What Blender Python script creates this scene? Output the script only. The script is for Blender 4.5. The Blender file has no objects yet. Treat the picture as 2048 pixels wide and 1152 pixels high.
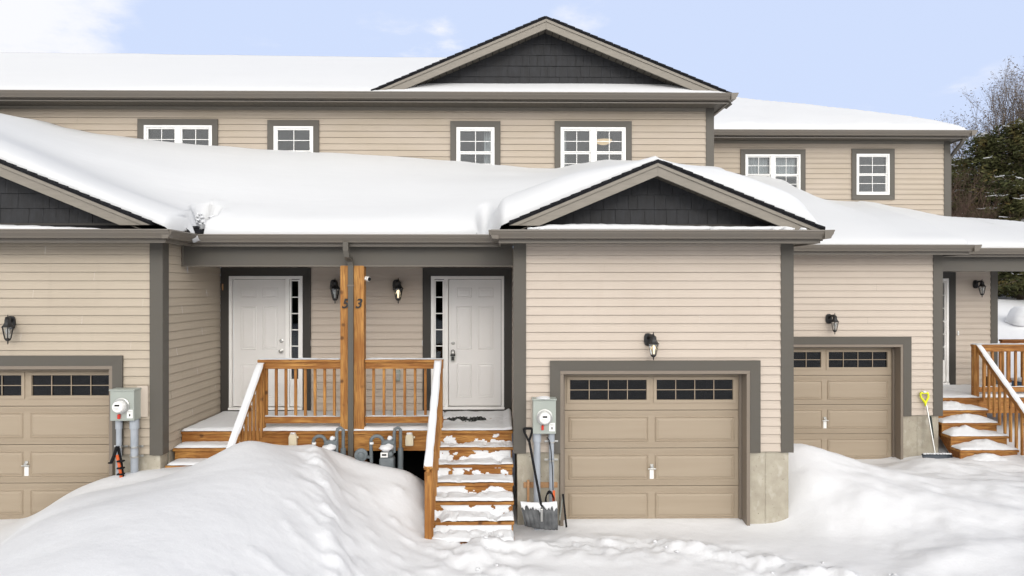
import bpy, math, random
import numpy as np
from mathutils import Vector, Matrix, noise
random.seed(7)
C = bpy.context.scene.collection
# ------------------------------------------------------------------ camera frame
F = 1365.33; YAW = math.radians(0.8); CAMZ = 3.2
def wx(px, Y): return Y*math.tan(math.atan((px-1024)/F)+YAW)
def wz(px, py, Y):
    X = wx(px, Y); d = Y*math.cos(YAW)+X*math.sin(YAW)
    return CAMZ-(py-576)/F*d
def wp(px, py, Y): return Vector((wx(px,Y), Y, wz(px,py,Y)))
# ------------------------------------------------------------------ materials
M = {}
def nmat(name, col, rough=.6, spec=.3, metal=0., bump=None, var=None, scale=(1,1,1), coat=0):
    """bump=(noise scale, strength, distance)  var=(noise scale, second colour, lo, hi)"""
    m = bpy.data.materials.new(name); m.use_nodes = True
    nt = m.node_tree; N = nt.nodes; L = nt.links
    b = N['Principled BSDF']
    b.inputs['Base Color'].default_value = (*col, 1)
    b.inputs['Roughness'].default_value = rough
    b.inputs['Metallic'].default_value = metal
    b.inputs['Specular IOR Level'].default_value = spec
    tc = N.new('ShaderNodeTexCoord'); mp = N.new('ShaderNodeMapping')
    mp.inputs['Scale'].default_value = scale
    g = N.new('ShaderNodeNewGeometry')
    L.new(g.outputs['Position'], mp.inputs['Vector'])
    m['vec'] = 1
    if var:
        n = N.new('ShaderNodeTexNoise'); n.inputs['Scale'].default_value = var[0]; n.inputs['Detail'].default_value = 6
        n.inputs['Roughness'].default_value = .6
        r = N.new('ShaderNodeMapRange'); r.inputs[1].default_value = var[2]; r.inputs[2].default_value = var[3]
        mx = N.new('ShaderNodeMix'); mx.data_type = 'RGBA'
        mx.inputs[6].default_value = (*col, 1); mx.inputs[7].default_value = (*var[1], 1)
        L.new(mp.outputs[0], n.inputs['Vector']); L.new(n.outputs[0], r.inputs[0]); L.new(r.outputs[0], mx.inputs[0])
        L.new(mx.outputs[2], b.inputs['Base Color'])
    if bump:
        n2 = N.new('ShaderNodeTexNoise'); n2.inputs['Scale'].default_value = bump[0]; n2.inputs['Detail'].default_value = 8
        bp = N.new('ShaderNodeBump'); bp.inputs['Strength'].default_value = bump[1]; bp.inputs['Distance'].default_value = bump[2]
        L.new(mp.outputs[0], n2.inputs['Vector']); L.new(n2.outputs[0], bp.inputs['Height']); L.new(bp.outputs[0], b.inputs['Normal'])
    M[name] = m
    return m
def stain(name, src_scale, col2, lo, hi, scale=(1,1,1), fac=1.0):
    """lays a second layer of blotches over the base colour"""
    m = M[name]; nt = m.node_tree; N = nt.nodes; L = nt.links; b = N['Principled BSDF']
    inp = b.inputs['Base Color']
    mx = N.new('ShaderNodeMix'); mx.data_type = 'RGBA'; mx.inputs[7].default_value = (*col2, 1)
    if inp.is_linked: L.new(inp.links[0].from_socket, mx.inputs[6])
    else: mx.inputs[6].default_value = inp.default_value
    g = N.new('ShaderNodeNewGeometry'); mp = N.new('ShaderNodeMapping'); mp.inputs['Scale'].default_value = scale
    L.new(g.outputs['Position'], mp.inputs['Vector'])
    n = N.new('ShaderNodeTexNoise'); n.inputs['Scale'].default_value = src_scale; n.inputs['Detail'].default_value = 5
    r = N.new('ShaderNodeMapRange'); r.inputs[1].default_value = lo; r.inputs[2].default_value = hi; r.inputs[4].default_value = fac
    L.new(mp.outputs[0], n.inputs['Vector']); L.new(n.outputs[0], r.inputs[0]); L.new(r.outputs[0], mx.inputs[0]); L.new(mx.outputs[2], inp)

nmat('siding', (.54,.468,.398), .62, .25, bump=(90,.12,.002), var=(1.1,(.50,.43,.362),.35,.7), scale=(.6,.6,1.5))
stain('siding', 2.2, (.48,.40,.33), .56,.9, (3,3,.5), .5)
nmat('siding_left_shaded', (.455,.392,.312), .62, .25, bump=(90,.12,.002), var=(1.1,(.42,.36,.285),.35,.7), scale=(.6,.6,1.5))  # darker copy of siding; dimmer light on the left is put into the colour
stain('siding_left_shaded', 2.2, (.37,.315,.25), .56,.9, (3,3,.5), .5)
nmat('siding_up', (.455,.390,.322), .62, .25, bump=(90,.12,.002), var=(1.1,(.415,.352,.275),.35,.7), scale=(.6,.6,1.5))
nmat('trim', (.100,.092,.079), .5, .3, bump=(60,.1,.002), var=(2,(.10,.09,.075),.4,.7))
nmat('trim_dark', (.044,.040,.035), .5, .3, bump=(60,.1,.002), var=(2,(.043,.039,.033),.4,.7))
nmat('gutter', (.135,.119,.099), .38, .5, bump=(8,.1,.004), var=(3,(.14,.12,.097),.4,.7))
nmat('fascia', (.235,.212,.178), .5, .35, bump=(40,.15,.002), var=(5,(.20,.18,.15),.35,.7), scale=(1,1,6))
nmat('soffit', (.10,.09,.075), .6, .2)
nmat('shingle', (.012,.012,.014), .85, .15, bump=(120,.8,.006), var=(30,(.03,.03,.033),.45,.75))
nmat('shake', (.030,.030,.031), .7, .2, bump=(40,.5,.004), var=(6,(.040,.041,.045),.35,.7), scale=(4,4,.8))
nmat('garage_door', (.36,.295,.22), .55, .3, bump=(70,.25,.002), var=(3,(.335,.272,.20),.35,.7), scale=(.25,1,3))
nmat('jamb', (.21,.175,.14), .5, .35)
nmat('white_paint', (.86,.85,.83), .4, .4, bump=(30,.06,.002), var=(2,(.74,.73,.70),.4,.8))
nmat('door_paint', (.75,.735,.72), .4, .4, bump=(50,.05,.002), var=(1.5,(.70,.69,.67),.4,.8))
nmat('vinyl', (.82,.82,.80), .35, .45)
nmat('concrete', (.43,.395,.32), .85, .2, bump=(45,.5,.006), var=(3.5,(.33,.295,.235),.4,.7))
stain('concrete', 9, (.55,.52,.45), .55,.75, (1,1,.6), .7)
stain('concrete', 26, (.16,.14,.11), .66,.74, (1,1,1), .8)
nmat('black_metal', (.012,.012,.013), .45, .5)
nmat('steel', (.55,.55,.53), .3, .5, metal=.9)
nmat('box_grey', (.36,.39,.355), .45, .4, bump=(20,.05,.003), var=(3,(.33,.36,.33),.4,.7))
nmat('conduit', (.37,.40,.44), .5, .4, var=(5,(.30,.33,.37),.4,.7))
nmat('gas_grey', (.12,.14,.15), .5, .4, bump=(60,.2,.002), var=(9,(.17,.19,.2),.4,.7))
nmat('beige_plastic', (.62,.56,.42), .5, .35)
nmat('red', (.55,.03,.015), .5, .4)
nmat('paper', (.82,.82,.80), .6, .2)
nmat('orange', (.65,.12,.03), .5, .4)
nmat('yellow', (.72,.74,.02), .45, .4)
nmat('grip', (.03,.04,.035), .7, .2)
nmat('shovel_grey', (.06,.063,.066), .5, .35, var=(8,(.13,.135,.14),.4,.7))
nmat('shovel_blue', (.05,.06,.075), .5, .35)
nmat('rubber', (.010,.010,.011), .8, .2)
nmat('raw_wood', (.45,.27,.14), .7, .2, var=(14,(.35,.18,.09),.4,.7))
nmat('bark', (.11,.085,.065), .9, .1, var=(5,(.17,.14,.11),.4,.7))
nmat('twig', (.20,.165,.135), .9, .1, var=(3,(.13,.10,.08),.4,.7))
nmat('brush', (.085,.055,.042), .9, .1, var=(3,(.13,.095,.075),.4,.7))
nmat('needles', (.085,.085,.035), .8, .1, var=(.8,(.035,.042,.018),.4,.62))
stain('needles', 1.3, (.15,.10,.035), .55,.7, (1,1,1), .8)
nmat('curtain', (.75,.74,.71), .8, .1, var=(8,(.55,.55,.53),.4,.6), scale=(6,6,.3))
nmat('room', (.42,.43,.44), .9, .1)
nmat('dark_room', (.010,.010,.012), .9, .1)
nmat('blue_plastic', (.03,.10,.20), .45, .4)
# near-black standing in for the shade under the deck
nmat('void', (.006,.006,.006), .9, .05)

def wood(name, c1, c2, scale):
    m = nmat(name, c1, .6, .25, bump=(30,.4,.004), var=(5,c2,.38,.60), scale=scale)
    stain(name, 16, (c2[0]*.5,c2[1]*.45,c2[2]*.45), .50,.68, tuple(s*.8 for s in scale), .8)
    stain(name, 1.7, (c2[0]*.8,c2[1]*.7,c2[2]*.6), .42,.66, (1.3,1.3,1.3), .7)
    # knots
    nt = m.node_tree; N = nt.nodes; L = nt.links; inp = N['Principled BSDF'].inputs['Base Color']
    g = N.new('ShaderNodeNewGeometry'); v = N.new('ShaderNodeTexVoronoi'); v.inputs['Scale'].default_value = 4.2
    v.inputs['Randomness'].default_value = 1
    L.new(g.outputs['Position'], v.inputs['Vector'])
    r = N.new('ShaderNodeMapRange'); r.inputs[1].default_value = .07; r.inputs[2].default_value = .16
    r.inputs[3].default_value = .85; r.inputs[4].default_value = 0
    L.new(v.outputs['Distance'], r.inputs[0])
    mx = N.new('ShaderNodeMix'); mx.data_type = 'RGBA'; mx.inputs[7].default_value = (.09,.035,.012,1)
    L.new(inp.links[0].from_socket, mx.inputs[6]); L.new(r.outputs[0], mx.inputs[0]); L.new(mx.outputs[2], inp)
wood('wood_h', (.47,.238,.066), (.28,.115,.028), (.5,4,6))
wood('wood_v', (.50,.258,.075), (.31,.135,.036), (5,5,.4))
wood('wood_d', (.30,.125,.035), (.20,.075,.02), (.5,4,6))

def snowmat(name, col, bs, st, dist):
    m = nmat(name, col, .75, .25, bump=(bs,st,dist), var=(.7,tuple(c*.985 for c in col),.3,.7))
    b = m.node_tree.nodes['Principled BSDF']
    nt=m.node_tree; N=nt.nodes; L=nt.links
    # second, fine sparkle-grain bump on top of the broad one
    bp=[n for n in N if n.type=='BUMP'][0]
    n3=N.new('ShaderNodeTexNoise'); n3.inputs['Scale'].default_value=140; n3.inputs['Detail'].default_value=3
    b2=N.new('ShaderNodeBump'); b2.inputs['Strength'].default_value=.25; b2.inputs['Distance'].default_value=.004
    mp=[n for n in N if n.type=='MAPPING'][0]
    L.new(mp.outputs[0],n3.inputs['Vector']); L.new(n3.outputs[0],b2.inputs['Height']); L.new(bp.outputs[0],b2.inputs['Normal']); L.new(b2.outputs[0],b.inputs['Normal'])
    return m
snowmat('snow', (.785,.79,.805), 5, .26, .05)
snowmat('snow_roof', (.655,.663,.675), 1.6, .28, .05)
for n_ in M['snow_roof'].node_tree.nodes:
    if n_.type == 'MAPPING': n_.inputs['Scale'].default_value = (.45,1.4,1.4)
snowmat('snow_bits', (.735,.745,.76), 18, .35, .02)

def glass(name, tint, refl, rough=.03):
    m = bpy.data.materials.new(name); m.use_nodes = True; nt = m.node_tree; N = nt.nodes; L = nt.links
    N.remove(N['Principled BSDF']); out = N['Material Output']
    t = N.new('ShaderNodeBsdfTransparent'); t.inputs[0].default_value = (*tint, 1)
    g = N.new('ShaderNodeBsdfGlossy'); g.inputs['Roughness'].default_value = rough
    fr = N.new('ShaderNodeFresnel'); fr.inputs[0].default_value = 1.45
    mu = N.new('ShaderNodeMath'); mu.operation = 'MULTIPLY_ADD'; mu.inputs[1].default_value = 1.0; mu.inputs[2].default_value = refl
    gg = N.new('ShaderNodeNewGeometry'); nn = N.new('ShaderNodeTexNoise'); nn.inputs['Scale'].default_value = 2.5
    bp = N.new('ShaderNodeBump'); bp.inputs['Strength'].default_value = .15; bp.inputs['Distance'].default_value = .02
    L.new(gg.outputs['Position'], nn.inputs['Vector']); L.new(nn.outputs[0], bp.inputs['Height']); L.new(bp.outputs[0], g.inputs['Normal'])
    mx = N.new('ShaderNodeMixShader')
    L.new(fr.outputs[0], mu.inputs[0]); L.new(mu.outputs[0], mx.inputs[0]); L.new(t.outputs[0], mx.inputs[1]); L.new(g.outputs[0], mx.inputs[2])
    L.new(mx.outputs[0], out.inputs[0]); M[name] = m
glass('glass', (.75,.78,.8), .008)
glass('glass_dark', (.35,.36,.38), .0)
glass('glass_side', (.5,.53,.57), .03)
glass('lamp_glass', (.85,.87,.88), .06)
def emis(name, col, s):
    m = bpy.data.materials.new(name); m.use_nodes = True; b = m.node_tree.nodes['Principled BSDF']
    b.inputs['Base Color'].default_value = (*col,1); b.inputs['Emission Color'].default_value = (*col,1); b.inputs['Emission Strength'].default_value = s
    M[name] = m
emis('bulb_on', (1,.80,.52), 1.5); emis('ceiling_glow', (1,.70,.38), 1.1)
nmat('bulb_off', (.75,.75,.72), .3, .5)
# ------------------------------------------------------------------ mesh helpers
class MB:
    def __init__(s): s.v = []; s.f = []
    def add(s, vs, fs):
        o = len(s.v); s.v += [tuple(p) for p in vs]; s.f += [tuple(i+o for i in f) for f in fs]; return s
    def box(s, x0,x1,y0,y1,z0,z1, mat=None):
        vs = [Vector(p) for p in ((x0,y0,z0),(x1,y0,z0),(x1,y1,z0),(x0,y1,z0),(x0,y0,z1),(x1,y0,z1),(x1,y1,z1),(x0,y1,z1))]
        if mat: vs = [mat@p for p in vs]
        return s.add(vs, [(3,2,1,0),(4,5,6,7),(0,1,5,4),(1,2,6,5),(2,3,7,6),(3,0,4,7)])
    def bar(s, a, b, w, h, up=Vector((0,0,1))):
        a = Vector(a); b = Vector(b); d = (b-a).normalized(); r = d.cross(up).normalized(); u = r.cross(d)
        vs = []
        for p in (a, b):
            for (i, j) in ((-1,-1),(1,-1),(1,1),(-1,1)): vs.append(p+r*(i*w/2)+u*(j*h/2))
        return s.add(vs, [(3,2,1,0),(4,5,6,7),(0,1,5,4),(1,2,6,5),(2,3,7,6),(3,0,4,7)])
    def tube(s, pts, r, n=10, cap=True):
        pts = [Vector(p) for p in pts]; k = len(pts)
        rs = r if isinstance(r, (list,tuple)) else [r]*k
        vs = []; ref = None
        for i, p in enumerate(pts):
            d = (pts[min(i+1,k-1)]-pts[max(i-1,0)]).normalized()
            if ref is None:
                ref = Vector((0,0,1)) if abs(d.z) < .9 else Vector((1,0,0))
            u = (ref - d*ref.dot(d)).normalized(); ref = u; w = d.cross(u)
            for j in range(n):
                a = 2*math.pi*j/n; vs.append(p+(u*math.cos(a)+w*math.sin(a))*rs[i])
        fs = []
        for i in range(k-1):
            for j in range(n): fs.append((i*n+j, i*n+(j+1)%n, (i+1)*n+(j+1)%n, (i+1)*n+j))
        if cap: fs.append(tuple(range(n-1,-1,-1))); fs.append(tuple((k-1)*n+j for j in range(n)))
        return s.add(vs, fs)
    def lathe(s, c, axis, prof, n=20, ph=0):
        """prof = [(distance along axis, radius)]"""
        c = Vector(c); a = Vector(axis).normalized(); u = a.orthogonal().normalized(); w = a.cross(u)
        vs = []
        for (t, r) in prof:
            for j in range(n):
                q = 2*math.pi*j/n+ph; vs.append(c+a*t+(u*math.cos(q)+w*math.sin(q))*r)
        fs = []
        for i in range(len(prof)-1):
            for j in range(n): fs.append((i*n+j, i*n+(j+1)%n, (i+1)*n+(j+1)%n, (i+1)*n+j))
        fs.append(tuple(range(n-1,-1,-1))); fs.append(tuple((len(prof)-1)*n+j for j in range(n)))
        return s.add(vs, fs)
    def prism(s, poly, d):
        """poly = list of 3-D points, d = extrusion vector"""
        n = len(poly); d = Vector(d); vs = [Vector(p) for p in poly]; vs += [p+d for p in vs]
        fs = [tuple(range(n-1,-1,-1)), tuple(range(n,2*n))]
        for i in range(n): fs.append((i,(i+1)%n,n+(i+1)%n,n+i))
        return s.add(vs, fs)
    def build(s, name, mat, parent=None, smooth=False, bevel=0, autos=None):
        me = bpy.data.meshes.new(name); me.from_pydata(s.v, [], s.f); me.update()
        me.materials.append(M[mat] if isinstance(mat, str) else mat)
        o = bpy.data.objects.new(name, me); C.objects.link(o)
        import bmesh
        bm = bmesh.new(); bm.from_mesh(me); bmesh.ops.recalc_face_normals(bm, faces=bm.faces); bm.to_mesh(me); bm.free()
        if smooth:
            me.polygons.foreach_set('use_smooth', [True]*len(me.polygons))
            if autos:
                me.set_sharp_from_angle(angle=math.radians(autos))
        if bevel:
            b = o.modifiers.new('bevel','BEVEL'); b.width = bevel; b.segments = 2; b.limit_method = 'ANGLE'
        if parent:
            o.parent = parent; o.location = -Vector(parent.location)
        return o
def thing(name, label, cat, loc, group=None):
    o = bpy.data.objects.new(name, None); C.objects.link(o); o.location = loc; o.empty_display_size = .1
    o['label'] = label; o['category'] = cat
    if group: o['group'] = group
    return o
def tag(o, label, cat, group=None):
    o['label'] = label; o['category'] = cat
    if group: o['group'] = group
    return o
def structure(o): o['kind'] = 'structure'; return o
def copy_to(root, loc, label, group=None):
    r = root.copy(); C.objects.link(r); r.location = loc; r['label'] = label
    if group: r['group'] = group
    def rec(src, dst):
        for ch in list(src.children):
            if ch.parent != src: continue
            c = ch.copy(); C.objects.link(c); c.parent = dst; rec(ch, c)
    rec(root, r); return r
def nz(x, y, z=0, s=1.): return noise.noise(Vector((x*s, y*s, z*s)))
def fbm(x, y, z=0, s=1., o=4):
    a = 1; t = 0; 
    for i in range(o): t += a*noise.noise(Vector((x*s, y*s, z*s+i*7.3))); a *= .5; s *= 2.03
    return t
def sst(a, b, x):
    t = min(1, max(0, (x-a)/(b-a))); return t*t*(3-2*t)
def grid_mesh(name, mat, P, parent=None, keep=None):
    """P[i][j] points -> smooth sheet"""
    n = len(P); k = len(P[0]); vs = [tuple(p) for row in P for p in row]; fs = []
    for i in range(n-1):
        for j in range(k-1):
            if keep is None or keep(i, j): fs.append((i*k+j, (i+1)*k+j, (i+1)*k+j+1, i*k+j+1))
    if keep is not None:
        used = sorted({i for f in fs for i in f}); mp = {o: n_ for n_, o in enumerate(used)}
        vs = [vs[i] for i in used]; fs = [tuple(mp[i] for i in f) for f in fs]
    me = bpy.data.meshes.new(name); me.from_pydata(vs, [], fs); me.update()
    me.materials.append(M[mat]); me.polygons.foreach_set('use_smooth', [True]*len(me.polygons))
    o = bpy.data.objects.new(name, me); C.objects.link(o)
    if parent: o.parent = parent; o.location = -Vector(parent.location)
    return o
# ------------------------------------------------------------------ key levels
YG, YP, YU = 9.1, 10.95, 12.35        # garage wall, porch wall, upper wall of the near block
OFF = 2.72                            # the far unit stands back by this much
XL = wx(322, 9.05)                    # right corner of the left garage
XC0, XC1 = wx(1030, YG), wx(1583, YG) # the middle garage
XR1 = wx(1882, YG+OFF)                # right corner of the far garage
XMID = (XL+XC0)/2
XU1 = wx(1425, YU); XUF = wx(1478, YU-.55)-.13     # fascia corners at the right-hand eave ends
XEF = None; XRF = None                    # right corner of the upper wall
XE = wx(1898, YU+OFF); XEF = wx(1956, YU+OFF-.55)-.13; XRF = wx(1961, 8.55+OFF)-.13                 # right corner of the far unit
ZG = 3.93                             # lower eave
ZS = 3.79                             # lower soffit
ZSU = 6.46; ZGU = 6.59
ZDECK = 1.2; YDECK = 9.58
ZSID = 1.01
PITCH = .1143
# ------------------------------------------------------------------ siding
def siding(mb, o, u, n, length, z0, z1, holes=(), lip=.014):
    """o: (x,y) start, u: unit dir along wall, n: outward normal, holes = (s0,s1,z0,z1)"""
    o = Vector((o[0],o[1],0)); u = Vector((u[0],u[1],0)); n = Vector((n[0],n[1],0))
    k = 0; z = z0
    while z < z1-.005:
        zt = min(z+PITCH, z1); zm = (z+zt)/2
        iv = [(0., length)]
        for (a, b, h0, h1) in holes:
            if h0 < zm < h1:
                nv = []
                for (p, q) in iv:
                    if b <= p or a >= q: nv.append((p, q)); continue
                    if a > p: nv.append((p, a))
                    if b < q: nv.append((b, q))
                iv = nv
        nv = []
        for (p, q) in iv:
            js = [x_ for x_ in np.arange(((k*37+int(abs(o.x)*10))%23)/23*3.66-1.83, length, 3.66) if p+.15 < x_ < q-.15]; c_ = p
            for x_ in js: nv.append((c_, x_)); c_ = x_
            nv.append((c_, q))
        iv = nv
        h = zt-z
        prof = [(-.008, 0), (lip, .001), (lip+.001, .010), (lip*.60, h*.50), (lip*.34, h*.62), (.005, h-.0065), (-.008, h-.006), (-.008, h)]
        for qi, (p, q) in enumerate(iv):
            vs = []; dd_ = .0018*(qi%2)
            for (d, zz) in prof:
                for s_ in (p, q): vs.append(o+u*s_+n*(d+dd_)+Vector((0,0,z+zz)))
            fs = [(2*i, 2*i+1, 2*i+3, 2*i+2) for i in range(len(prof)-1)]
            mb.add(vs, fs)
        z += PITCH; k += 1
def poly_clip(poly, f):
    out = []
    for i in range(len(poly)):
        a, b = poly[i], poly[(i+1)%len(poly)]; fa, fb = f(a), f(b)
        if fa >= 0: out.append(a)
        if (fa >= 0) != (fb >= 0):
            t = fa/(fa-fb); out.append((a[0]+(b[0]-a[0])*t, a[1]+(b[1]-a[1])*t))
    return out
def gutter(mb, x0, x1, y, z, end0=True, end1=True):
    """K-style gutter along X; y = fascia face, z = top"""
    pr = [(0,0),(-.125,.004),(-.128,-.012),(-.118,-.022),(-.112,-.045),(-.085,-.085),(-.078,-.105),(0,-.11)]
    mb.prism([(x0, y+a, z+b) for (a,b) in pr], (x1-x0,0,0))
def gutter_y(mb, y0, y1, x, z, sgn):
    pr = [(0,0),(.125,.004),(.128,-.012),(.118,-.022),(.112,-.045),(.085,-.085),(.078,-.105),(0,-.11)]
    mb.prism([(x+sgn*a, y0, z+b) for (a,b) in pr], (0,y1-y0,0))
# ------------------------------------------------------------------ houses
NEAR = thing('townhouse', 'nearer two-storey beige townhouse block with the two big charcoal gables and units 5 and 3', 'house', (XMID, YG, 0), 'attached townhouse blocks')
FAR = thing('townhouse', 'set-back beige townhouse at the right end of the row, beside the evergreens', 'house', (XR1, YG+OFF, 0), 'attached townhouse blocks')

def frame_rect(mb, x0, x1, z0, z1, w, y0, y1, sides='lrtb'):
    """picture-frame of boards in XZ, outer rectangle given"""
    if 't' in sides: mb.box(x0, x1, y0, y1, z1-w, z1)
    if 'b' in sides: mb.box(x0, x1, y0, y1, z0, z0+w)
    lo = z0+w if 'b' in sides else z0; hi = z1-w if 't' in sides else z1
    if 'l' in sides: mb.box(x0, x0+w, y0, y1, lo, hi)
    if 'r' in sides: mb.box(x1-w, x1, y0, y1, lo, hi)
def casing(mb, x0, x1, z0, z1, w, y, t, bottom=True):
    """mitred casing with a raised outer lip"""
    for (a, tt) in ((0, t), (.016, t-.006)):
        pass
    o = [(x0,z0),(x1,z0),(x1,z1),(x0,z1)]; i = [(x0+w,z0+(w if bottom else 0)),(x1-w,z0+(w if bottom else 0)),(x1-w,z1-w),(x0+w,z1-w)]
    for k in range(4):
        if k == 0 and not bottom: continue
        k2 = (k+1)%4
        p = [o[k], o[k2], i[k2], i[k]]
        # slightly sloping face: outer edge proud
        vs = [(o[k][0],y-t,o[k][1]),(o[k2][0],y-t,o[k2][1]),(i[k2][0],y-t+.010,i[k2][1]),(i[k][0],y-t+.010,i[k][1])]
        vs += [(q[0],y,q[1]) for q in p]
        mb.add(vs, [(0,1,2,3),(7,6,5,4),(0,4,5,1),(1,5,6,2),(2,6,7,3),(3,7,4,0)])
def window(house, px0, px1, pyt, Y, zb=None, wide=False, h=.91, curtain=None, label=None):
    x0, x1 = wx(px0,Y), wx(px1,Y); z1 = wz((px0+px1)/2, pyt, Y); z0 = z1-h
    m = MB(); frame_rect(m, x0, x1, z0, z1, .045, Y-.03, Y+.06)
    xs = [(x0+.045, x1-.045)]
    if wide:
        xm = (x0+x1)/2; m.box(xm-.045, xm+.045, Y-.028, Y+.06, z0+.045, z1-.045)
        xs = [(x0+.045, xm-.045), (xm+.045, x1-.045)]
    zm = (z0+z1)/2
    for (a, b) in xs:
        # sashes
        frame_rect(m, a, b, zm, z1-.045, .022, Y-.012, Y+.05)
        frame_rect(m, a, b, z0+.045, zm-.002, .026, Y+.004, Y+.055)
    w = m.build('window', 'vinyl', house, bevel=.003)
    if label: w['label'] = label
    def sub(mb, nm, mt, **k):
        o = mb.build(nm, mt, None, **k); o.parent = w; o.location = (0,0,0); return o
    g = MB(); 
    for (a, b) in xs: g.box(a+.01, b-.01, Y+.020, Y+.024, z0+.05, z1-.05)
    sub(g, 'pane', 'glass')
    for (a, b) in xs:
        gr = MB(); xm = (a+b)/2; gr.box(xm-.006, xm+.006, Y+.006, Y+.018, z0+.071, zm-.028); gr.box(xm-.0061, xm+.0061, Y+.005, Y+.017, zm+.022, z1-.067)
        for zz in ((z0+.045+zm)/2+.004, (zm+z1-.045)/2): 
            gr.box(a+.022, xm-.0065, Y+.0062, Y+.0178, zz-.006, zz+.006); gr.box(xm+.0065, b-.022, Y+.0062, Y+.0178, zz-.006, zz+.006)
        sub(gr, 'grille', 'vinyl')
    c = MB(); casing(c, x0-.108, x1+.108, z0-.108, z1+.108, .105, Y-.012, .028); sub(c, 'casing', 'trim')
    if curtain:
        for (fa, fb, zlo, zhi) in curtain:
            a = x0+(x1-x0)*fa; b = x0+(x1-x0)*fb; P = []
            n = 40
            for i in range(n+1):
                t = i/n; X = a+(b-a)*t; yy = Y+.12+.02*math.sin(t*(b-a)*90)
                P.append([(X, yy, z0+(z1-z0)*zlo), (X, yy, z0+(z1-z0)*zhi)])
            cu = grid_mesh('curtain', 'curtain', P); cu.parent = w
    # room behind
    r = MB(); r.box(x0-.3, x1+.3, Y+.075, Y+1.8, z0-.5, z1+.35)
    ro = MB(); X0,X1,Y0,Y1,Z0,Z1 = x0-.3,x1+.3,Y+.07,Y+1.8,z0-.5,z1+.35
    ro.add([(X0,Y0,Z0),(X1,Y0,Z0),(X1,Y1,Z0),(X0,Y1,Z0),(X0,Y0,Z1),(X1,Y0,Z1),(X1,Y1,Z1),(X0,Y1,Z1)], [(0,1,2,3),(4,5,6,7),(1,2,6,5),(2,3,7,6),(3,0,4,7)])
    sub(ro, 'room', 'room')
    return (x0-.04, x1+.04, z0-.04, z1+.04)
# --- upper walls
h_up = []
h_up.append(window(NEAR, 289, 425, 251, YU, wide=True, label='wide upper window nearest the left edge, half buried by roof snow'))
h_up.append(window(NEAR, 548, 627, 253, YU, label='narrow upper window left of centre with four panes showing'))
h_up.append(window(NEAR, 913, 989, 255, YU, curtain=[(.72,.97,0,.98)], label='narrow upper window below the left end of the big gable'))
h_up.append(window(NEAR, 1121, 1251, 255, YU, wide=True, curtain=[(.02,.1,0,.98)], label='wide upper window with a lit ceiling lamp inside'))
h_fr = []
h_fr.append(window(FAR, 1490, 1600, 309, YU+OFF, wide=True, curtain=[(.04,.46,.45,.98),(.54,.96,.45,.98)], label='wide upper window of the set-back unit, partly behind snow'))
h_fr.append(window(FAR, 1712, 1778, 308, YU+OFF, h=.91, label='narrow upper window of the set-back unit'))
# lit ceiling lamp
lp = wp(1207, 283, YU+.9)
lm = thing('ceiling_lamp', 'lit warm glass ceiling lamp seen through the wide upper window under the big gable', 'lamp', lp)
MB().lathe(lp, (0,0,1), [(-.06,.02),(-.055,.07),(-.035,.12),(0,.16),(.02,.165)], 24).build('shade', 'ceiling_glow', lm, smooth=True)
MB().lathe(lp+Vector((0,0,.02)), (0,0,1), [(0,.17),(.015,.17),(.02,.06),(.07,.05),(.5,.012)], 20).build('mount', 'steel', lm, smooth=True, autos=40)
XLFT = -19.
m = MB()
siding(m, (XLFT, YU), (1,0), (0,-1), XU1-.10-XLFT, 4.2, ZSU-.05, [(a-XLFT,b-XLFT,c,d) for (a,b,c,d) in h_up])
siding(m, (XU1, YU), (0,1), (1,0), OFF+.2, 4.0, ZSU-.05)
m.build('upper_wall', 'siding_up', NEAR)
m = MB(); siding(m, (XU1, YU+OFF), (1,0), (0,-1), XE-.10-XU1, 3.8, ZSU-.05, [(a-XU1,b-XU1,c,d) for (a,b,c,d) in h_fr])
siding(m, (XE, YU+OFF), (0,1), (1,0), 9, 1.0, ZSU-.05)
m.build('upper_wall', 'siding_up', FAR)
def corner(mb, x, y, z0, z1, sx, w=.155, t=.022, side=True):
    """outside corner post; sx=+1 wall lies to the left of x"""
    a, b = (x-w, x+t) if sx > 0 else (x-t, x+w)
    mb.box(a, b, y-t, y-.002, z0, z1)
    if side:
        xa, xb = (x+.002, x+t) if sx > 0 else (x-t, x-.002)
        mb.box(xa, xb, y-.002, y+w, z0, z1)
m = MB(); corner(m, XU1, YU, 4.2, ZSU, 1, .125); m.build('corner_trim', 'trim', NEAR, bevel=.003)
m = MB(); corner(m, XE, YU+OFF, 3.6, ZSU, 1, .125); m.build('corner_trim', 'trim', FAR, bevel=.003)
# backing bodies: solid walls behind siding at garages (keep rooms free)
# --- frieze channel
m = MB(); m.box(XLFT, XU1-.127, YU-.024, YU-.002, ZSU-.06, ZSU-.002); m.build('frieze', 'fascia', NEAR)
m = MB(); m.box(XU1, XE-.127, YU+OFF-.024, YU+OFF-.002, ZSU-.06, ZSU-.002); m.build('frieze', 'fascia', FAR)
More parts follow.
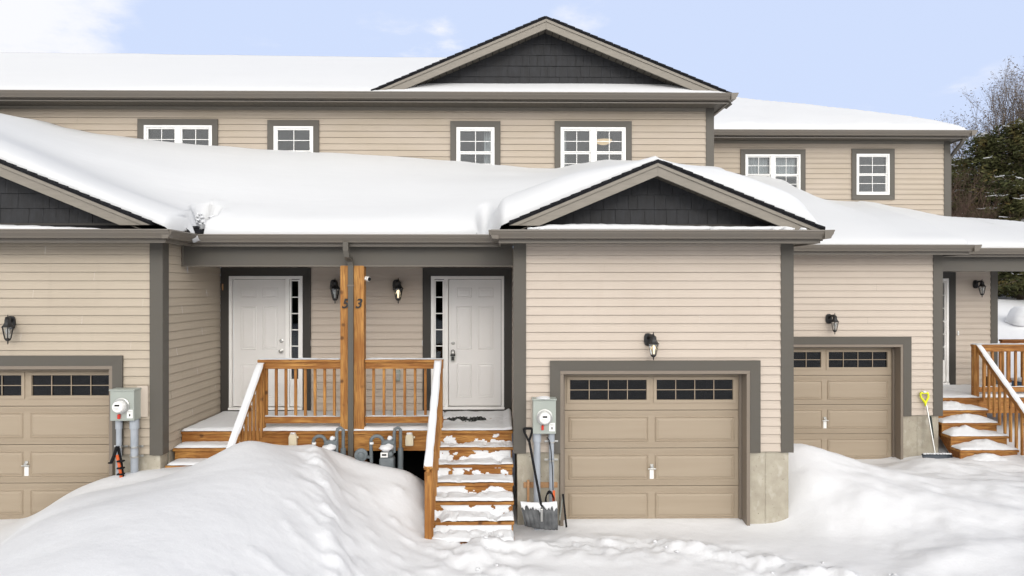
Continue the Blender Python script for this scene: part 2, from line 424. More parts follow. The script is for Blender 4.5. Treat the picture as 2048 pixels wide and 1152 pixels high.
# ------------------------------------------------------------------ garages
def garage_door(house, xc, Y, zfloor, label, zsect=.517, w=2.44, label_handle=None):
    x0, x1 = xc-w/2, xc+w/2; yd = Y+.20
    m = MB()
    for s in range(4):
        za = zfloor+s*zsect+.004; zb = zfloor+(s+1)*zsect-.004
        if s < 3:
            m.box(x0, x1, yd, yd+.04, za, zb)
            # fine horizontal ribs near section joints
            for q in (.020,.040,.060):
                m.box(x0+.01, x1-.01, yd-.004, yd, za+q, za+q+.010); m.box(x0+.01, x1-.01, yd-.004, yd, zb-q-.010, zb-q)
            for (a, b) in ((x0+.085, xc-.045), (xc+.045, x1-.085)):
                a0, b0, c0, d0 = a, b, za+.085, zb-.085
                # bevelled raised ring then bevelled field
                def ring(a,b,c,d,w1,h0,h1):
                    vs = [(a,yd-h0,c),(b,yd-h0,c),(b,yd-h0,d),(a,yd-h0,d),(a+w1,yd-h1,c+w1),(b-w1,yd-h1,c+w1),(b-w1,yd-h1,d-w1),(a+w1,yd-h1,d-w1)]
                    m.add(vs, [(0,1,5,4),(1,2,6,5),(2,3,7,6),(3,0,4,7)])
                ring(a0,b0,c0,d0,.010,.0,.014); ring(a0+.01,b0-.01,c0+.01,d0-.01,.010,.014,.003)
                ring(a0+.02,b0-.02,c0+.02,d0-.02,.030,.003,.014)
                m.add([(a0+.05,yd-.014,c0+.05),(b0-.05,yd-.014,c0+.05),(b0-.05,yd-.014,d0-.05),(a0+.05,yd-.014,d0-.05)], [(0,1,2,3)])
        else:
            wins = ((x0+.105, xc-.07), (xc+.07, x1-.105)); wz0, wz1 = za+.14, zb-.10
            m.box(x0, x1, yd, yd+.04, za, wz0-.002); m.box(x0, x1, yd, yd+.04, wz1+.002, zb)
            m.box(x0, wins[0][0], yd, yd+.04, wz0-.002, wz1+.002); m.box(wins[0][1], wins[1][0], yd, yd+.04, wz0-.002, wz1+.002); m.box(wins[1][1], x1, yd, yd+.04, wz0-.002, wz1+.002)
            for (a, b) in wins: 
                frame_rect(m, a-.045, b+.045, wz0-.045, wz1+.045, .042, yd-.012, yd-.001)
    g = m.build('garage_door', 'garage_door', house, bevel=.0015)
    g['label'] = label
    def sub(mb, nm, mt, **k):
        o = mb.build(nm, mt, None, **k); o.parent = g; o.location = (0,0,0); return o
    for (a, b) in wins:
        p = MB(); p.box(a+.002, b-.002, yd+.012, yd+.016, wz0, wz1); sub(p, 'pane', 'glass_dark')
        gr = MB()
        for k in (1,2,3): xx = a+(b-a)*k/4; gr.box(xx-.0045, xx+.0045, yd-.004, yd+.006, wz0, wz1)
        zz = (wz0+wz1)/2
        for k in range(4):
            xa = a+(b-a)*k/4+(.005 if k else 0); xb = a+(b-a)*(k+1)/4-(.005 if k < 3 else 0); gr.box(xa, xb, yd-.0035, yd+.0055, zz-.0045, zz+.0045)
        sub(gr, 'grille', 'jamb' if False else 'garage_door')
    hz = zfloor+1.5*zsect-.02
    hp = MB(); hp.box(xc-.027, xc+.027, yd-.010, yd-.001, hz-.14, hz-.02); sub(hp, 'lock_plate', 'paper', bevel=.002)
    h = MB(); h.box(xc-.022, xc+.022, yd-.012, yd-.001, hz-.018, hz+.06); h.tube([(xc-.055,yd-.03,hz+.0),(xc+.055,yd-.03,hz+.0)], .008, 8); h.tube([(xc,yd-.035,hz+.02),(xc,yd,hz+.02)], .022, 12)
    sub(h, 'handle', 'steel', bevel=.002)
    # dark garage inside
    r = MB(); X0,X1,Y0,Y1,Z0,Z1 = x0,x1,yd+.05,yd+1.6,zfloor,zfloor+4*zsect+.1
    r.add([(X0,Y0,Z0),(X1,Y0,Z0),(X1,Y1,Z0),(X0,Y1,Z0),(X0,Y0,Z1),(X1,Y0,Z1),(X1,Y1,Z1),(X0,Y1,Z1)], [(0,1,2,3),(4,5,6,7),(1,2,6,5),(2,3,7,6),(3,0,4,7)])
    sub(r, 'interior', 'dark_room')
    zt = zfloor+4*zsect
    # jamb lining
    j = MB(); j.box(x0-.05, x0-.004, Y-.03, yd+.05, zfloor-.15, zt+.003); j.box(x1+.004, x1+.05, Y-.03, yd+.05, zfloor-.15, zt+.003); j.box(x0-.05, x1+.05, Y-.031, yd+.05, zt+.004, zt+.05)
    j.build('door_jamb', 'jamb', house, bevel=.003); j = MB()
    for (a, b) in ((x0-.004, x0+.03), (x1-.03, x1+.004)): j.box(a, b, yd-.045, yd-.015, zfloor-.1, zt-.03)
    j.box(x0-.003, x1+.003, yd-.045, yd-.015, zt-.03, zt+.003)
    j.build('door_stop', 'jamb', house, bevel=.003)
    return x0, x1, zt
def garage(house, xa, xb, xc, Y, zf, label, phase=0, skin='siding'):
    """front wall from xa to xb with a door centred on xc"""
    x0, x1, zt = garage_door(house, xc, Y, zf, label)
    m = MB(); siding(m, (xa, Y), (1,0), (0,-1), xb-xa, ZSID+phase, ZS+.03, [(x0-.09-xa, x1+.09-xa, 0, zt+.09)]); m.build('garage_wall', skin, house)
    c = MB(); casing(c, x0-.185, x1+.185, ZSID+phase-.01, zt+.185, .135, Y-.014, .030, bottom=False); c.build('door_casing', 'trim', house)
    MB().box(xa+.03, x0-.052, Y+.02, Y+.22, -.6, ZSID+phase-.004).build('foundation', 'concrete', house, bevel=.006); f = MB(); f.box(x1+.052, xb-.03, Y+.02, Y+.22, -.6, ZSID+phase-.004)
    # form-board seams
    ff = f.build('foundation', 'concrete', house, bevel=.006)
    s = MB()
    for k in range(1, 3): 
        xx = x1+.052+(xb-.03-x1-.052)*(.42 if k == 1 else 2); 
        if xx < xb-.05: s.box(xx-.004, xx+.004, Y+.014, Y+.019, -.4, ZSID+phase-.02)
    so = s.build('form_seam', 'concrete', None); so.parent = ff; so.location = (0,0,0); s = MB()
    xx = xa+.03+(x0-.052-xa-.03)*.55; s.box(xx-.004, xx+.004, Y+.014, Y+.019, -.4, ZSID+phase-.02)
    so = s.build('form_seam', 'concrete', None); so.parent = ff; so.location = (0,0,0)
    return x0, x1, zt
ZF = .0
cC = XC0+1.87; cL = XL-1.90; cR = XR1-1.95
YR = YG+OFF
gC = garage(NEAR, XC0, XC1, cC, YG, -.02, 'beige panelled garage door with black shovel beside it, in the middle of the photo')
gL = garage(NEAR, -11.5, XL, cL, YG-.03, .06, 'beige panelled garage door at the left edge, partly behind the snow pile', 0, 'siding_left_shaded')
gR = garage(FAR, XC1+.02, XR1, cR, YR, .10, 'beige panelled garage door of the set-back unit on the right', -.03)
# side walls + foundations
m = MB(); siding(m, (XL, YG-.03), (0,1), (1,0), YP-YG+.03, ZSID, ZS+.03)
m.build('side_wall', 'siding_left_shaded', NEAR); m = MB(); siding(m, (XC1, YG), (0,1), (1,0), YR-YG, ZSID, ZS+.03)
m.build('side_wall', 'siding', NEAR); m = MB(); siding(m, (XC0, YP), (0,-1), (-1,0), YP-YG, ZSID, ZS+.03)
m.build('side_wall', 'siding', NEAR)
for (a_, b_, c_, d_) in ((XL-.2, XL-.02, YG-.01+.23, YP), (XC1-.2, XC1-.028, YG+.23, YR), (XC0+.028, XC0+.2, YG+.23, YP)): MB().box(a_, b_, c_, d_, -.6, ZSID-.004).build('foundation', 'concrete', NEAR, bevel=.006)
m = MB(); siding(m, (XR1, YR), (0,1), (1,0), YP-YG, ZSID-.03, ZS-.03); m.build('side_wall', 'siding', FAR)
m = MB(); m.box(XR1-.2, XR1-.03, YR+.23, YP+OFF, -.6, ZSID-.034); m.build('foundation', 'concrete', FAR, bevel=.006)
for (x, y, s, hs, z) in ((XL, YG-.03, 1, NEAR, 0), (XC0, YG, -1, NEAR, 0), (XC1, YG, 1, NEAR, 0), (XR1, YR, 1, FAR, -.03)):
    m = MB(); corner(m, x, y, ZSID-.012+z, ZS, s, .15 if s > 0 else .148); m.build('corner_trim', 'trim', hs, bevel=.003)
# ------------------------------------------------------------------ porch walls and entry doors
def entry_door(house, xw, s, Y, label, knob):
    """xw: x of the garage side wall, s=+1 porch lies to the right of it; door slab next to the wall, sidelight away from it"""
    def X(d): return xw+s*d
    zt, zb = wz(530, 552, YP), 1.31
    a0, a1 = .135, 1.31   # white frame outer, measured from garage wall
    x0, x1 = sorted((X(a0), X(a1)))
    fr = MB(); frame_rect(fr, x0, x1, zb-.01, zt, .05, Y-.03, Y+.1, 'lrt'); fr.box(x0, x1, Y-.05, Y+.12, zb-.05, zb-.012)
    sl = .84                                         # slab width
    ms = sorted((X(a0+.05+sl+.012), X(a0+.05+sl+.075)))   # mullion
    fr.box(ms[0], ms[1], Y-.028, Y+.1, zb-.012, zt-.05)
    f = fr.build('door_frame', 'white_paint', house, bevel=.004)
    ds = sorted((X(a0+.056), X(a0+.05+sl+.006))); d0, d1 = ds
    d = MB(); yd = Y+.02; dz0, dz1 = zb, zt-.056
    d.box(d0, d1, yd, yd+.04, dz0, dz1)
    W = d1-d0; H = dz1-dz0
    for (u0, u1) in ((.17,.42), (.58,.83)):
        for (v0, v1) in ((.07,.33), (.45,.785), (.86,.93)):
            a,b,c,e = d0+W*u0-.02, d0+W*u1+.02, dz0+H*v0-.01, dz0+H*v1+.01
            def ring(a,b,c,e,w,h0,h1):
                d.add([(a,yd-h0,c),(b,yd-h0,c),(b,yd-h0,e),(a,yd-h0,e),(a+w,yd-h1,c+w),(b-w,yd-h1,c+w),(b-w,yd-h1,e-w),(a+w,yd-h1,e-w)], [(0,1,5,4),(1,2,6,5),(2,3,7,6),(3,0,4,7)])
            ring(a,b,c,e,.012,.0,.008); ring(a+.012,b-.012,c+.012,e-.012,.010,.008,.001); ring(a+.022,b-.022,c+.022,e-.022,.03,.001,.007)
            d.add([(a+.052,yd-.007,c+.052),(b-.052,yd-.007,c+.052),(b-.052,yd-.007,e-.052),(a+.052,yd-.007,e-.052)], [(0,1,2,3)])
    do = d.build('door', 'door_paint', house, bevel=.001); do['label'] = label
    def sub(mb, nm, mt, par=do, **k):
        o = mb.build(nm, mt, None, **k); o.parent = par; o.location = (0,0,0); return o
    hx = X(a0+.05+sl-.065); zk = wz(560, 702, YP) if knob else wz(912, 706, YP)
    zd = zk+.16
    h = MB(); h.lathe((hx, yd, zd), (0,-1,0), [(0,.03),(.008,.03),(.012,.02),(.02,.018)], 18); sub(h, 'deadbolt', 'steel', smooth=True, autos=40)
    h = MB(); h.lathe((hx, yd, zk), (0,-1,0), [(0,.032),(.008,.032),(.012,.013),(.03,.012),(.038,.026),(.055,.03),(.065,.022),(.068,.008)], 18); sub(h, 'handle', 'steel', smooth=True, autos=40)
    if not knob:
        h = MB(); h.box(hx-.03, hx+.03, yd-.07, yd-.03, zk-.12, zk-.02); sub(h, 'lockbox', 'box_grey', bevel=.008)
        h = MB(); h.tube([(hx-.026,yd-.05,zk-.03),(hx-.028,yd-.05,zk+.03),(hx-.015,yd-.05,zk+.05),(hx+.015,yd-.05,zk+.05),(hx+.028,yd-.05,zk+.03),(hx+.026,yd-.05,zk-.03)], .006, 8); h.box(hx-.038,hx+.038,yd-.071,yd-.04,zk-.045,zk-.02); h.box(hx-.022,hx+.022,yd-.075,yd-.069,zk-.11,zk-.05)
        sub(h, 'shackle', 'black_metal')
    # sidelight
    q = sorted((X(a0+.05+sl+.078), X(a1-.052))); gz1 = zt-.06; gz0 = wz(585, 757, YP)
    sd = MB(); frame_rect(sd, q[0], q[1], gz0-.03, gz1, .022, Y-.01, Y+.05); sd.box(q[0], q[1], Y-.005, Y+.04, zb, gz0-.031)
    sd.box(q[0]+.035, q[1]-.035, Y-.012, Y-.005, zb+.1, gz0-.1)
    for k in range(1, 6): zz = gz0-.008+(gz1-.022-gz0+.008)*k/6+.004; sd.box(q[0]+.022, q[1]-.022, Y-.006, Y+.02, zz-.008, zz+.008)
    so = sd.build('sidelight', 'white_paint', house, bevel=.002)
    sub(MB().box(q[0]+.01, q[1]-.01, Y+.022, Y+.026, gz0-.02, gz1-.01), 'pane', 'glass_side', so)
    X0,X1,Y0,Y1,Z0,Z1 = x0-.05,x1+.05,Y+.101,Y+1.4,zb-.1,zt+.1
    sub(MB().add([(X0,Y0,Z0),(X1,Y0,Z0),(X1,Y1,Z0),(X0,Y1,Z0),(X0,Y0,Z1),(X1,Y0,Z1),(X1,Y1,Z1),(X0,Y1,Z1)], [(0,1,2,3),(4,5,6,7),(1,2,6,5),(2,3,7,6),(3,0,4,7)]), 'hallway', 'dark_room', so)
    c = MB(); e0, e1 = sorted((X(.018), X(1.44))); casing(c, e0, e1, zb-.16, zt+.13, .125, Y-.012, .032); c.build('entry_casing', 'trim_dark', house)
    c = MB(); c.box(e0+.02, e1-.02, Y-.03, Y+.1, zb-.155, zb-.052); c.build('door_sill', 'trim_dark', house)
    return (min(e0,e1)+.06, max(e0,e1)-.06, zb-.1, zt+.07)
hL = entry_door(NEAR, XL, 1, YP, 'cream six-panel front door with round knob, left of the wooden posts', True)
hC = entry_door(NEAR, XC0, -1, YP, 'white six-panel front door with a key lockbox hanging on its handle', False)
hR = entry_door(FAR, XR1, 1, YP+OFF-.05, 'white front door of the set-back unit, mostly behind the garage corner', True)
m = MB(); siding(m, (XL, YP), (1,0), (0,-1), XC0-XL, ZSID, 3.9, [(a-XL,b-XL,c,d) for (a,b,c,d) in (hL, hC)]); m.build('porch_wall', 'siding', NEAR)
YPR = YP+OFF-.05
m = MB(); siding(m, (XR1, YPR), (1,0), (0,-1), XE-XR1-.1, ZSID, 3.9, [(hR[0]-XR1,hR[1]-XR1,hR[2],hR[3])]); siding(m, (XE, YPR), (0,1), (1,0), 1.6, ZSID, 4.0); m.build('porch_wall', 'siding', FAR)
m = MB(); corner(m, XE, YPR, ZSID, 3.9, 1, .12); m.build('corner_trim', 'trim', FAR, bevel=.003)
# ------------------------------------------------------------------ beams, soffits, fascias, gutters
YB = 9.60
zb0 = wz(600, 531, YB)
m = MB(); m.box(XL+.02, XC0-.02, YB, YB+.16, zb0, ZS+.02); m.build('porch_beam', 'trim', NEAR, bevel=.004)
m = MB(); m.box(XL+.016, XL+.045, YB-.012, YB, zb0-.015, ZS-.002); m.box(XL+.045, XC0-.03, YB-.01, YB, zb0-.014, zb0+.004); m.build('beam_edge', 'gutter', NEAR)
YBR = YB+OFF
m = MB(); m.box(XR1+.02, 12.2, YBR, YBR+.16, zb0-.01, ZS+.02); m.box(12.04,12.2,YBR+.16,YBR+2.2,zb0-.01,ZS+.02); m.build('porch_beam', 'trim', FAR, bevel=.004)
# porch ceilings
m = MB(); m.box(XL+.01, XC0-.01, YB+.16, YP, ZS+.03, ZS+.06); m.build('porch_ceiling', 'soffit', NEAR)
m = MB(); m.box(XR1+.01, 12.3, YBR+.16, YPR, ZS+.03, ZS+.06); m.build('porch_ceiling', 'soffit', FAR)
def soffit(mb, x0, x1, y0, y1, z, step=.1):
    x = x0
    while x < x1-.001:
        xe = min(x+step, x1); mb.box(x+.003, xe-.003, y0, y1, z, z+.012); mb.box(x-.003, x+.003, y0, y1, z+.006, z+.014); x += step
YEG = 8.67; YEP = 9.42       # fascia faces
XLe = XL+.22; XC0e = XC0-.19; XC1e = wx(1666, YEG-.12)-.13
m = MB()
soffit(m, -12, XLe, YEG+.03, YG-.03, ZS); soffit(m, XC0e, XC1e, YEG+.03, YG, ZS); soffit(m, XLe, XC0e, YEP+.03, YB, ZS-.001)
for (a, b, y1) in ((XC1+.002, XC1e, YR-.3), (XL+.002, XLe, YEP), (XC0e, XC0-.002, YEP)): m.box(a, b, YG, y1, ZS+.001, ZS+.012)
m.build('soffit', 'soffit', NEAR); m = MB(); soffit(m, XLFT, XUF, YU-.42, YU, ZSU); m.box(XU1+.002, XUF, YU, YU+9, ZSU+.001, ZSU+.012)
m.build('soffit', 'soffit', NEAR)
m = MB(); soffit(m, XC1e, XRF, YEG+OFF+.03, YR, ZS-.01); soffit(m, XRF, 12.5, YEP+OFF+.03, YBR, ZS-.011)
m.build('soffit', 'soffit', FAR); m = MB()
soffit(m, XU1, XEF, YU+OFF-.42, YU+OFF, ZSU); m.box(XE+.002, XEF, YU+OFF, YU+OFF+9, ZSU+.001, ZSU+.012)
m.build('soffit', 'soffit', FAR)
def fasc(mb, x0, x1, y, z0, z1): mb.box(x0, x1, y, y+.025, z0, z1)
m = MB(); fasc(m, -12, XLe, YEG, ZS-.02, ZG); fasc(m, XC0e, XC1e, YEG, ZS-.02, ZG); fasc(m, XLe, XC0e, YEP, ZS-.02, ZG)
m.box(XLe, XLe+.025, YEG, YEP, ZS-.02, ZG); m.box(XC0e-.025, XC0e, YEG, YEP, ZS-.02, ZG); m.box(XC1e, XC1e+.025, YEG, YR-.3, ZS-.02, ZG)
YEU = YU-.42
fasc(m, XLFT, XUF-.025, YEU, ZSU-.02, ZGU); m.box(XUF-.025, XUF, YEU, YU+9, ZSU-.02, ZGU)
m.build('fascia', 'gutter', NEAR)
m = MB(); fasc(m, XC1e, XRF, YEG+OFF, ZS-.03, ZG); fasc(m, XRF, 12.5, YEP+OFF, ZS-.03, ZG); m.box(XRF, XRF+.025, YEG+OFF, YEP+OFF, ZS-.03, ZG)
fasc(m, XU1, XEF-.025, YEU+OFF, ZSU-.02, ZGU); m.box(XEF-.025, XEF, YEU+OFF, YU+OFF+9, ZSU-.02, ZGU)
m.build('fascia', 'gutter', FAR)
def gut(house, x0, x1, y, z):
    m = MB(); gutter(m, x0, x1, y-.001, z); return m.build('gutter', 'gutter', house)
gut(NEAR, -12, XLe+.12, YEG, ZG); gut(NEAR, XC0e-.12, XC1e+.024, YEG, ZG); gut(NEAR, XLe+.03, XC0e-.03, YEP, ZG-.003)
m = MB(); gutter_y(m, YEG-.1, YEP-.1, XLe+.026, ZG-.002, 1); m.build('gutter', 'gutter', NEAR)
m = MB(); gutter_y(m, YEG-.1, YEP-.1, XC0e-.026, ZG-.002, -1); m.build('gutter', 'gutter', NEAR)
gut(NEAR, XLFT, XUF-.001, YEU, ZGU); gut(FAR, XC1e+.03, XRF+.024, YEG+OFF, ZG-.01); gut(FAR, XRF+.04, 12.6, YEP+OFF, ZG-.02)
gut(FAR, XU1+.03, XEF-.001, YEU+OFF, ZGU)
for (hs_, ya_, yb_2, x_, z_) in ((NEAR, YEU-.128, YU+9, XUF, ZGU+.001), (FAR, YEU+OFF-.128, YU+OFF+9, XEF, ZGU+.001), (NEAR, YEG-.128, YR-.3, XC1e+.025, ZG+.001), (FAR, YEG+OFF-.128, YEP+OFF-.1, XRF+.025, ZG-.009)):
    m = MB(); gutter_y(m, ya_, yb_2, x_, z_, 1); m.build('gutter', 'gutter', hs_)
# ------------------------------------------------------------------ gables
def gable(house, pa, pl, pr, YF, YWALL, base_z, name_roof, rows_h=.19, depth=4.0, rake=.19, left_clip=None):
    """pa apex, pl / pr lower ends (x,z) of the shingle line, at the rake plane YF"""
    (xa, za), (xl, zl), (xr, zr) = pa, pl, pr
    sl = (za-zl)/(xa-xl); sr = (za-zr)/(xr-xa)
    # shingle roof deck
    m = MB()
    def slab(x0,z0,x1,z1,t,y0,y1,dz=0):
        m.add([(x0,y0,z0+dz),(x1,y0,z1+dz),(x1,y1,z1+dz),(x0,y1,z0+dz),(x0,y0,z0-t+dz),(x1,y0,z1-t+dz),(x1,y1,z1-t+dz),(x0,y1,z0-t+dz)], [(0,1,2,3),(7,6,5,4),(0,4,5,1),(1,5,6,2),(2,6,7,3),(3,7,4,0)])
    slab(xl, zl, xa, za, .045, YF-.03, YF+depth); slab(xa, za, xr, zr, .045, YF-.03, YF+depth)
    # shingle courses stepping along the rake
    n = int((xr-xl)/.13)
    for i in range(n):
        x = xl+(xr-xl)*(i+.5)/n; z = (za-sl*(xa-x)) if x < xa else (za-sr*(x-xa)); s_ = sl if x < xa else -sr
        if abs(x-xa) < .066: continue
        a, b = x-.063, x+.063; zz0, zz1 = z+s_*(a-x), z+s_*(b-x)
        up0, up1 = (.012, .003) if x < xa else (.003, .012)
        m.add([(a,YF-.045,zz0+up0),(b,YF-.045,zz1+up1),(b,YF+.3,zz1+up1),(a,YF+.3,zz0+up0),(a,YF-.045,zz0-.02),(b,YF-.045,zz1-.02),(b,YF+.3,zz1-.02),(a,YF+.3,zz0-.02)], [(0,1,2,3),(7,6,5,4),(0,4,5,1),(1,5,6,2),(2,6,7,3),(3,7,4,0)])
    m.build(name_roof, 'shingle', house)
    # rake boards: two stepped bands
    m = MB()
    def band(t0, t1, y0, y1):
        m.prism([(xl+t0*.9/ max(sl,.1)*0+ (t0/ sl)*.0, y0, zl-t0),(xa,y0,za-t0),(xa,y0,za-t1),(xl+(t1-t0)/sl,y0,zl-t0)], (0,y1-y0,0))
        m.prism([(xa,y0,za-t0),(xr,y0,zr-t0),(xr-(t1-t0)/sr,y0,zr-t0),(xa,y0,za-t1)], (0,y1-y0,0))
    band(.046, .046+rake*.28, YF-.025, YF+.02); band(.046+.001, .046+rake, YF-.008, YF+.019)
    m.build('rake_board', 'fascia', house, bevel=.003)
    # rake soffit (vented, dark)
    m = MB(); t = .046+rake*.72; n = 26
    for side in (0, 1):
        for i in range(n):
            f0, f1 = i/n+.002, (i+1)/n-.002
            if side == 0: x0, x1 = xl+(xa-xl)*f0, xl+(xa-xl)*f1; z0, z1 = za-sl*(xa-x0)-t, za-sl*(xa-x1)-t
            else: x0, x1 = xa+(xr-xa)*f0, xa+(xr-xa)*f1; z0, z1 = za-sr*(x0-xa)-t, za-sr*(x1-xa)-t
            y0, y1 = YF+.02, YWALL
            m.add([(x0,y0,z0),(x1,y0,z1),(x1,y1,z1),(x0,y1,z0),(x0,y0,z0+.012),(x1,y0,z1+.012),(x1,y1,z1+.012),(x0,y1,z0+.012)], [(0,1,2,3),(7,6,5,4),(0,4,5,1),(1,5,6,2),(2,6,7,3),(3,7,4,0)])
    m.build('rake_soffit', 'soffit', house)
    # shake wall
    m = MB(); rnd = random.Random(int(abs(xa)*100)); z = base_z
    fl = lambda p: (za-sl*(xa-p[0])-t-.003)-p[1]; fr = lambda p: (za-sr*(p[0]-xa)-t-.003)-p[1]
    bk = [(xl,base_z-.1),(xr,base_z-.1),(xr,za),(xl,za)]
    bk = poly_clip(poly_clip(bk, fl), fr); m.prism([(p[0],YWALL,p[1]) for p in bk], (0,.05,0))
    while z < za-.1:
        x = xl
        while x < xr:
            w = rnd.uniform(.10,.24); off = rnd.uniform(0,.006)
            q = [(x+.0018,z),(x+w-.0018,z),(x+w-.0018,z+rows_h-.001),(x+.0018,z+rows_h-.001)]
            q = poly_clip(q, fl); q = poly_clip(q, fr) if len(q) > 2 else q
            if len(q) > 2:
                k = len(q); ft = lambda p: YWALL-.010-off-.014*(1-(p[1]-z)/rows_h)
                vs = [(p[0],ft(p),p[1]) for p in q]+[(p[0],YWALL-.001,p[1]) for p in q]
                m.add(vs, [tuple(range(k))]+[(i,k+i,k+(i+1)%k,(i+1)%k) for i in range(k)])
            x += w
        z += rows_h
    m.build('gable_shakes', 'shake', house)
    return sl, sr
YFU = YU-.36; YFG = 8.72
pU = [(wx(a,YFU), wz(a,b,YFU)) for (a,b) in ((1092,33),(742,182),(1466,189))]
slU = gable(NEAR, *pU, YFU, YU-.02, 6.62, 'gable_roof', .195, 4.2, .175)
pC = [(wx(a,YFG), wz(a,b,YFG)) for (a,b) in ((1315,319),(1018,444),(1648,456))]
slC = gable(NEAR, *pC, YFG, YG-.02, 4.05, 'gable_roof', .195, 3.6, .165)
a1, b1 = wp(0,319,YFG), wp(303,443,YFG); sLf = (a1.z-b1.z)/(b1.x-a1.x); xap = b1.x-4.2
pL = [(xap, b1.z+sLf*4.2), (xap-4.2, b1.z), (b1.x, b1.z)]
slL = gable(NEAR, *pL, YFG, YG-.05, 4.05, 'gable_roof', .195, 3.6, .165)
# dark band under the shakes (pent roofs)
m = MB()
for (x0, x1, y0, y1, z0, z1) in ((pC[1][0]+.1, pC[2][0]-.1, YEG+.0, YG-.02, ZG-.02, ZG+.10), (-12, pL[2][0]-.1, YEG, YG-.05, ZG-.02, ZG+.10), (pU[1][0]+.1, pU[2][0]-.1, YEU, YU-.02, ZGU-.02, ZGU+.06)):
    MB().prism([(x0,y0,z0),(x0,y1,z0),(x0,y1,z1),(x0,y0+.02,z0+.012)], (x1-x0,0,0)).build('pent_roof', 'shingle', NEAR)
m = MB(); 
for (p, y, z) in ((pC, YG-.02, 4.035), (pL, YG-.05, 4.035)): MB().box(p[1][0]+.35, p[2][0]-.35, y-.045, y-.002, z-.015, z+.012).build('base_flashing', 'trim_dark', NEAR)
# ------------------------------------------------------------------ main roofs (shingled bodies under the snow)
RP = .42
def hip_roof(house, x0, x1, y0, z, run, name, t=.03, hip=True):
    m = MB(); zr = z+RP*run; xr = x1-run if hip else x1; y1 = y0+run; y2 = y0+2*run
    m.add([(x0,y0,z),(x1,y0,z),(xr,y1,zr),(x0,y1,zr),(x1,y2,z),(x0,y2,z)], [(0,1,2,3),(1,4,2),(3,2,4,5)])
    m.add([(x0,y0,z-.02),(x1,y0,z-.02),(x1,y2,z-.02),(x0,y2,z-.02)], [(0,1,2,3)])
    m.build(name, 'shingle', house)
hip_roof(NEAR, XLFT, XUF, YEU, ZGU-.01, 5.1, 'roof'); hip_roof(FAR, XU1-3, XEF, YEU+OFF, ZGU-.01, 4.6, 'roof')
# lower lean-to roofs
m = MB(); m.add([(-12,YEP,ZG-.01),(XC1e,YEP,ZG-.01),(XC1e,YU,ZG-.01+RP*(YU-YEP)),(-12,YU,ZG-.01+RP*(YU-YEP))],[(0,1,2,3)]); m.build('lower_roof', 'shingle', NEAR)
m = MB(); m.add([(XC1,YEG+OFF,ZG-.03),(XRF,YEG+OFF,ZG-.03),(XRF,YU+OFF,4.75),(XC1,YU+OFF,5.2)],[(0,1,2,3)])
m.add([(XR1+.3,YEP+OFF,ZG-.03),(12.5,YEP+OFF,ZG-.03),(XE,YU+OFF,4.72),(XR1+.3,YU+OFF,4.72)],[(0,1,2,3)]); m.add([(12.5,YEP+OFF,ZG-.03),(12.5,18,ZG-.03),(XE,18,4.7),(XE,YU+OFF,4.72)],[(0,1,2,3)])
m.build('lower_roof', 'shingle', FAR)
# ------------------------------------------------------------------ snow on the roofs
def lin(tab, x):
    if x <= tab[0][0]: return tab[0][1]
    for (a, b) in zip(tab, tab[1:]):
        if x <= b[0]:
            t = (x-a[0])/(b[0]-a[0]); t = t*t*(3-2*t)*.5+t*.5; return a[1]+(b[1]-a[1])*t
    return tab[-1][1]
# upper near roof
P = []
nx, ny = 150, 44
for i in range(nx+1):
    X = XLFT+(XUF-.02-XLFT)*i/nx; row = []
    ymax = YEU+5.25
    for j in range(ny+1):
        v = (j/ny)**1.5; Y = YEU-.02+(ymax-YEU)*v; e = Y-YEU+.02
        zr = min(ZGU+RP*(Y-YEU), ZGU+RP*max(0,(XUF-X)), ZGU+RP*5.1-max(0,Y-YEU-5.1)*.6)
        d = min(e, XUF-X)
        t = (.07+.15*(1-math.exp(-d/.8))+.02*nz(X,Y,0,.6))*(1-math.exp(-(d+.012)/.05)) + max(0,(-X-3))*.008*sst(1,5,e)
        row.append((X, Y, zr+t+.003))
    row.append((X, row[-1][1]+.05, row[-1][2]-.5)); P.append(row)
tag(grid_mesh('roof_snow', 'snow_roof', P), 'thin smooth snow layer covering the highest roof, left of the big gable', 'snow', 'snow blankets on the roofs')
# upper far roof
P = []; x1 = XEF+.02; y0 = YEU+OFF-.02
for i in range(121):
    X = XU1-2.5+(x1-XU1+2.5)*i/120; row = []
    for j in range(45):
        Y = y0+4.9*(j/44)**1.4; e = min(Y-y0, x1-X)
        zr = ZGU+RP*min(Y-y0, max(0,x1-X), 4.6)
        t = (.09+.12*(1-math.exp(-e/.5))+.03*nz(X,Y,3,1.1)+.02*nz(X,Y,1,5)*sst(.8,.1,e))*(1-math.exp(-(e+.01)/.06))
        row.append((X, Y, zr+t))
    P.append(row)
tag(grid_mesh('roof_snow', 'snow_roof', P), 'snow layer on the upper roof of the set-back unit, sloping down to the right', 'snow', 'snow blankets on the roofs')
